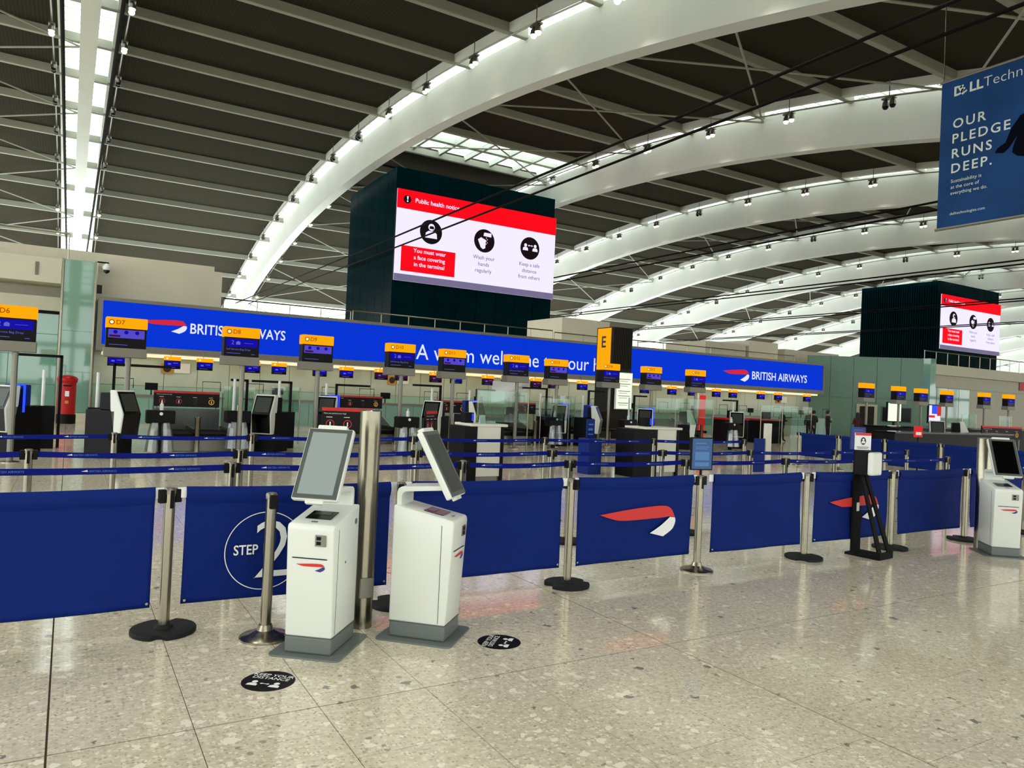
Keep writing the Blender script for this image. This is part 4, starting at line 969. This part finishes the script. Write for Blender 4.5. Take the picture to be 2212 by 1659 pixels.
B(-0.12, 0.12, 0.0, 0.15, 0.93, 1.22).build('dispenser_back', 'black', t, bevel=0.012)
B(-0.115, 0.115, -0.07, 0.0, 0.94, 1.21).build('dispenser_cover', 'kiosk_white', t, bevel=0.022)

# ---------------------------------------------------------------- self service kiosks
def kiosk(x, y, rz, label, disp):
    t = thing('self_service_kiosk', label, 'kiosk', (x, y, 0), rz, 'white self service kiosks')
    pr = []
    for cx, cy, a0 in ((0.195, 0.23, 0), (-0.195, 0.23, 90), (-0.195, -0.23, 180), (0.195, -0.23, 270)):
        for k in range(5): a = math.radians(a0+22.5*k); pr.append((cx+0.04*math.cos(a), cy+0.04*math.sin(a)))
    MB().prism_z(pr, 0, 0.012).build('base_plate', 'kiosk_grey', t)
    B(-0.155, 0.155, -0.2, 0.2, 0.012, 0.115).build('plinth', 'kiosk_grey', t, bevel=0.012)
    prof = [(0.205, 0.115), (0.205, 0.905), (-0.225, 0.825), (-0.235, 0.80), (-0.225, 0.6), (-0.2, 0.115)]
    body = MB().prism_x(prof, -0.155, 0.155).build('body', 'kiosk_white', t, smooth=True, bevel=0.022, segs=3)
    # seam where the front door meets the side
    for s in (-1, 1): B(s*0.1555-0.001, s*0.1555+0.001, -0.152, -0.148, 0.13, 0.79).build('door_seam', 'bezel_grey', body)
    B(-0.157, 0.157, -0.2, 0.2, 0.113, 0.117).build('shadow_gap', 'bezel_grey', body)
    sl = math.atan2(0.08, 0.43)
    MT = T(0, -0.01, 0.8662) @ Matrix.Rotation(sl, 4, 'X')
    o = link('scanner_window', B(-0.085, 0.085, -0.12, 0.02, 0, 0.004).mesh('scanner_window', 'black_gloss'), t, MT)
    flat([rect(-0.055, 0.055, -0.05, 0.005)], 'glass_plate', 'display_grey', o, T(0, 0, 0.0055))
    link('indicator', B(-0.02, 0.02, -0.175, -0.165, 0, 0.003).mesh('indicator', 'bezel_grey'), t, MT)
    def front_y(z): return -0.2-(0.025*(z-0.115)/0.485) if z < 0.6 else -0.225-0.01*(z-0.6)/0.2
    def MF(z): return T(0, front_y(z)-0.003, z) @ Matrix.Rotation(0.05, 4, 'X') @ FRONT
    cr = link('card_reader', B(0.035, 0.105, -0.005, 0.004, -0.035, 0.035).mesh('card_reader', 'steel_dull'), t, T(0, front_y(0.73)-0.002, 0.73))
    for z in (-0.016, 0.014): link('slot', B(0.045, 0.072, -0.009, -0.004, z-0.009, z+0.011).mesh('slot', 'black'), cr)
    flat([rect(-0.115, 0.115, -0.004, 0.003)], 'ticket_slot', 'black', t, MF(0.615))
    ribbon_logo(t, MF(0.575) @ T(-0.09, 0, 0), 0.19, 'print_red', 'print_navy', 0.85)
    # side lock
    MB().tube([(0.154, -0.02, 0.56), (0.158, -0.02, 0.56)], 0.008, 10).build('lock', 'steel_dull', t)
    MB().tube([(0.154, 0.14, 0.8), (0.157, 0.14, 0.8)], 0.02, 14).build('port', 'kiosk_grey', t)
    # neck: rises at the back and reaches forward to the screen
    nk = [(0.2, 0.88), (0.2, 0.985), (0.192, 1.01), (0.17, 1.025), (-0.13, 1.05), (-0.145, 1.02), (0.14, 0.993), (0.158, 0.98), (0.165, 0.96), (0.165, 0.88)]
    MB().prism_x(nk, -0.115, 0.115).build('neck', 'kiosk_white', t, bevel=0.005)
    tilt = 0.5; SM = T(0, -0.075, 1.187) @ Matrix.Rotation(-tilt, 4, 'X')
    s = link('screen', B(-0.155, 0.155, -0.022, 0.026, -0.25, 0.25).mesh('screen', 'kiosk_white', bevel=0.012), t, SM)
    link('bezel', B(-0.148, 0.148, -0.026, -0.018, -0.243, 0.243).mesh('bezel', 'bezel_grey', bevel=0.006), s)
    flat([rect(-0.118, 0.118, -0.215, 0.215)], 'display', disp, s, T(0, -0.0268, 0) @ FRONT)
    link('camera_bar', B(-0.1, 0.1, -0.018, 0.03, 0.245, 0.275).mesh('camera_bar', 'kiosk_white', bevel=0.008), s)
    link('scanner_head', B(-0.06, 0.06, -0.012, 0.02, -0.27, -0.245).mesh('scanner_head', 'kiosk_white', bevel=0.005), s)
    return t
kiosk(1.485, 4.77, -0.692, 'white self service kiosk with pale reflecting screen beside the tall steel post', 'display_sky_sheen')
kiosk(2.202, 4.72, 0.79, 'white self service kiosk turned away, with a dark grey screen', 'display_grey')
kiosk(9.905, 4.72, -0.73, 'white self service kiosk with black screen at the end of the barrier', 'display_black')
t = thing('steel_post', 'tall brushed steel post behind the kiosk with pale screen', 'post', (1.86, 5.04, 0))
MB().lathe([(0.075, 0), (0.075, 1.53), (0.07, 1.535)], 24).build('column', 'steel', t, smooth=True); B(-0.05, 0.05, -0.085, -0.06, 0.22, 0.36).build('access_plate', 'steel_dull', t, bevel=0.003)
t = thing('steel_post', 'tall steel post behind the kiosk with black screen', 'post', (10.13, 5.03, 0))
MB().lathe([(0.085, 0), (0.085, 1.40), (0.08, 1.41)], 24).build('column', 'steel', t, smooth=True); B(-0.05, 0.05, -0.085, -0.06, 0.22, 0.36).build('access_plate', 'steel_dull', t, bevel=0.003)

# floor stickers
def sticker(x, y, rz, label):
    t = thing('floor_sticker', label, 'sticker', (x, y, 0), rz)
    MB().lathe([(0.148, 0), (0.148, 0.0015)], 48).build('disc', 'sticker_black', t)
    M = T(0, 0, 0.0025)
    text('KEEP YOUR', 'print_white', t, M, 0.0, 0.062, 0.032, 'C', bold=0.01); text('DISTANCE', 'print_white', t, M, 0.0, 0.02, 0.032, 'C', bold=0.01)
    flat(icon_person(-0.066, -0.055, 0.062) + icon_person(0.066, -0.055, 0.062) + arrow_polys(0, -0.045, 0.06, 0.022), 'print', 'print_white', t, M)
sticker(1.055, 4.31, -0.69, 'black round keep distance sticker in front of the kiosk with pale screen')
sticker(2.605, 4.365, 0.8, 'black round keep distance sticker beside the kiosk turned away')

# ---------------------------------------------------------------- people waiting
def person(x, y, rz, h, coat, label, stride=0.0, arms='down', bag=False, long_hair=False):
    t = thing('person', label, 'person', (x, y, 0), rz)
    V = []; Ed = []; R = []
    def add(p, r, par=None):
        V.append(p); R.append(r if isinstance(r, tuple) else (r, r))
        if par is not None: Ed.append((par, len(V)-1))
        return len(V)-1
    pel = add((0,0,0.93), (0.15,0.115)); wa = add((0,0,1.08), (0.14,0.11), pel); ch = add((0,0.01,1.28), (0.165,0.12), wa); nb = add((0,0.01,1.42), (0.09,0.075), ch)
    nk = add((0,0,1.49), 0.055, nb); jaw = add((0,-0.015,1.56), (0.07,0.08), nk); hd = add((0,-0.01,1.64), (0.08,0.095), jaw); add((0,0,1.72), (0.055,0.06), hd); add((0,-0.115,1.62), 0.014, hd)
    for s in (-1, 1):
        add((s*0.088, 0.0, 1.63), 0.016, hd)
        sh = add((s*0.165,0.01,1.385), 0.068, ch)
        if arms == 'fold': el = add((s*0.24,0.0,1.13), 0.052, sh); wr = add((s*0.03,-0.2,1.16), 0.04, el); d = (-s*0.06, -0.02, 0)
        elif arms == 'bent': el = add((s*0.23,0.03,1.12), 0.052, sh); wr = add((s*0.15,-0.2,1.1), 0.038, el); d = (-s*0.02, -0.06, 0)
        else: el = add((s*0.225,0.03,1.12), 0.052, sh); wr = add((s*0.24,-0.03,0.88), 0.036, el); d = (0, -0.02, -0.06)
        pm = add(tuple(a+b*0.8 for a, b in zip(V[wr], d)), 0.032, wr)
        for k in range(4):
            o = (k-1.5)*0.018; b = tuple(a+q*0.6 for a, q in zip(V[pm], d)); f1 = add((b[0], b[1]+o, b[2]), 0.010, pm); add((b[0]+d[0]*0.5, b[1]+o+d[1]*0.5-0.01, b[2]+d[2]*(0.5-0.1*abs(k-1))), 0.009, f1)
        add((V[pm][0], V[pm][1]-0.045, V[pm][2]+d[2]*0.3), 0.011, pm)
        hp = add((s*0.085,0,0.86), 0.09, pel); kn = add((s*0.095,-0.02-s*stride*0.5,0.49), 0.064, hp); an = add((s*0.095, 0.03-s*stride+0.05*(s*stride < 0)*0, 0.09), 0.045, kn); add((s*0.1,-0.13-s*stride,0.04), 0.04, an)
    me = bpy.data.meshes.new('body'); me.from_pydata(V, Ed, []); o = bpy.data.objects.new('body', me); C.objects.link(o)
    o.modifiers.new('skin', 'SKIN'); sb = o.modifiers.new('sub', 'SUBSURF'); sb.levels = 1; sb.render_levels = 1
    for i, r in enumerate(R): me.skin_vertices[0].data[i].radius = r
    me.skin_vertices[0].data[0].use_root = True
    dg = bpy.context.evaluated_depsgraph_get(); m2 = bpy.data.meshes.new_from_object(o.evaluated_get(dg)); bpy.data.objects.remove(o)
    for mn in ('skin', coat, 'trouser', 'black'): m2.materials.append(MATS[mn])
    wrists = [Vector(V[i]) for i in range(len(V)) if abs(R[i][0]-0.032) < 1e-6]
    for p in m2.polygons:
        c = p.center; z = c.z
        p.material_index = 0 if z > 1.47 or any((c-w).length < 0.085 for w in wrists) else (1 if z > 0.86 or abs(c.x) > 0.2 else (2 if z > 0.1 else 3))
    m2.shade_smooth(); s = h/1.77
    for v in m2.vertices: v.co *= s
    link('body', m2, t)
    hr = MB(); pts = [(0.03, 1.745), (0.075, 1.72), (0.1, 1.66), (0.098, 1.6)] + ([(0.1, 1.5), (0.085, 1.36)] if long_hair else [(0.08, 1.55)])
    hr.lathe([(r*s, z*s) for r, z in reversed(pts)], 16, 0, 0.025*s)
    hr.build('hair', 'hair_dark', t, smooth=True)
    if bag: 
        B(0.2*s, 0.3*s, -0.14*s, 0.14*s, 0.75*s, 1.0*s).build('shoulder_bag', 'black', t, bevel=0.02)
    return t
person(29.2, 23.6, 1.3, 1.6, 'coat_black', 'person in dark coat and face mask walking past the pale counters', stride=0.2, arms='bent')
person(30.25, 22.9, -0.4, 1.62, 'coat_black', 'person in black coat standing close beside another black coat', arms='down')
person(30.75, 23.05, 2.8, 1.6, 'coat_black', 'person in bulky black coat with back turned beside another', arms='bent', bag=True)
person(31.5, 22.8, 1.0, 1.62, 'coat_black', 'person in black jacket standing alone with folded arms', arms='fold')
person(33.2, 22.4, 2.6, 1.58, 'coat_maroon', 'person with long dark hair in a maroon coat by black counter', arms='bent', long_hair=True)
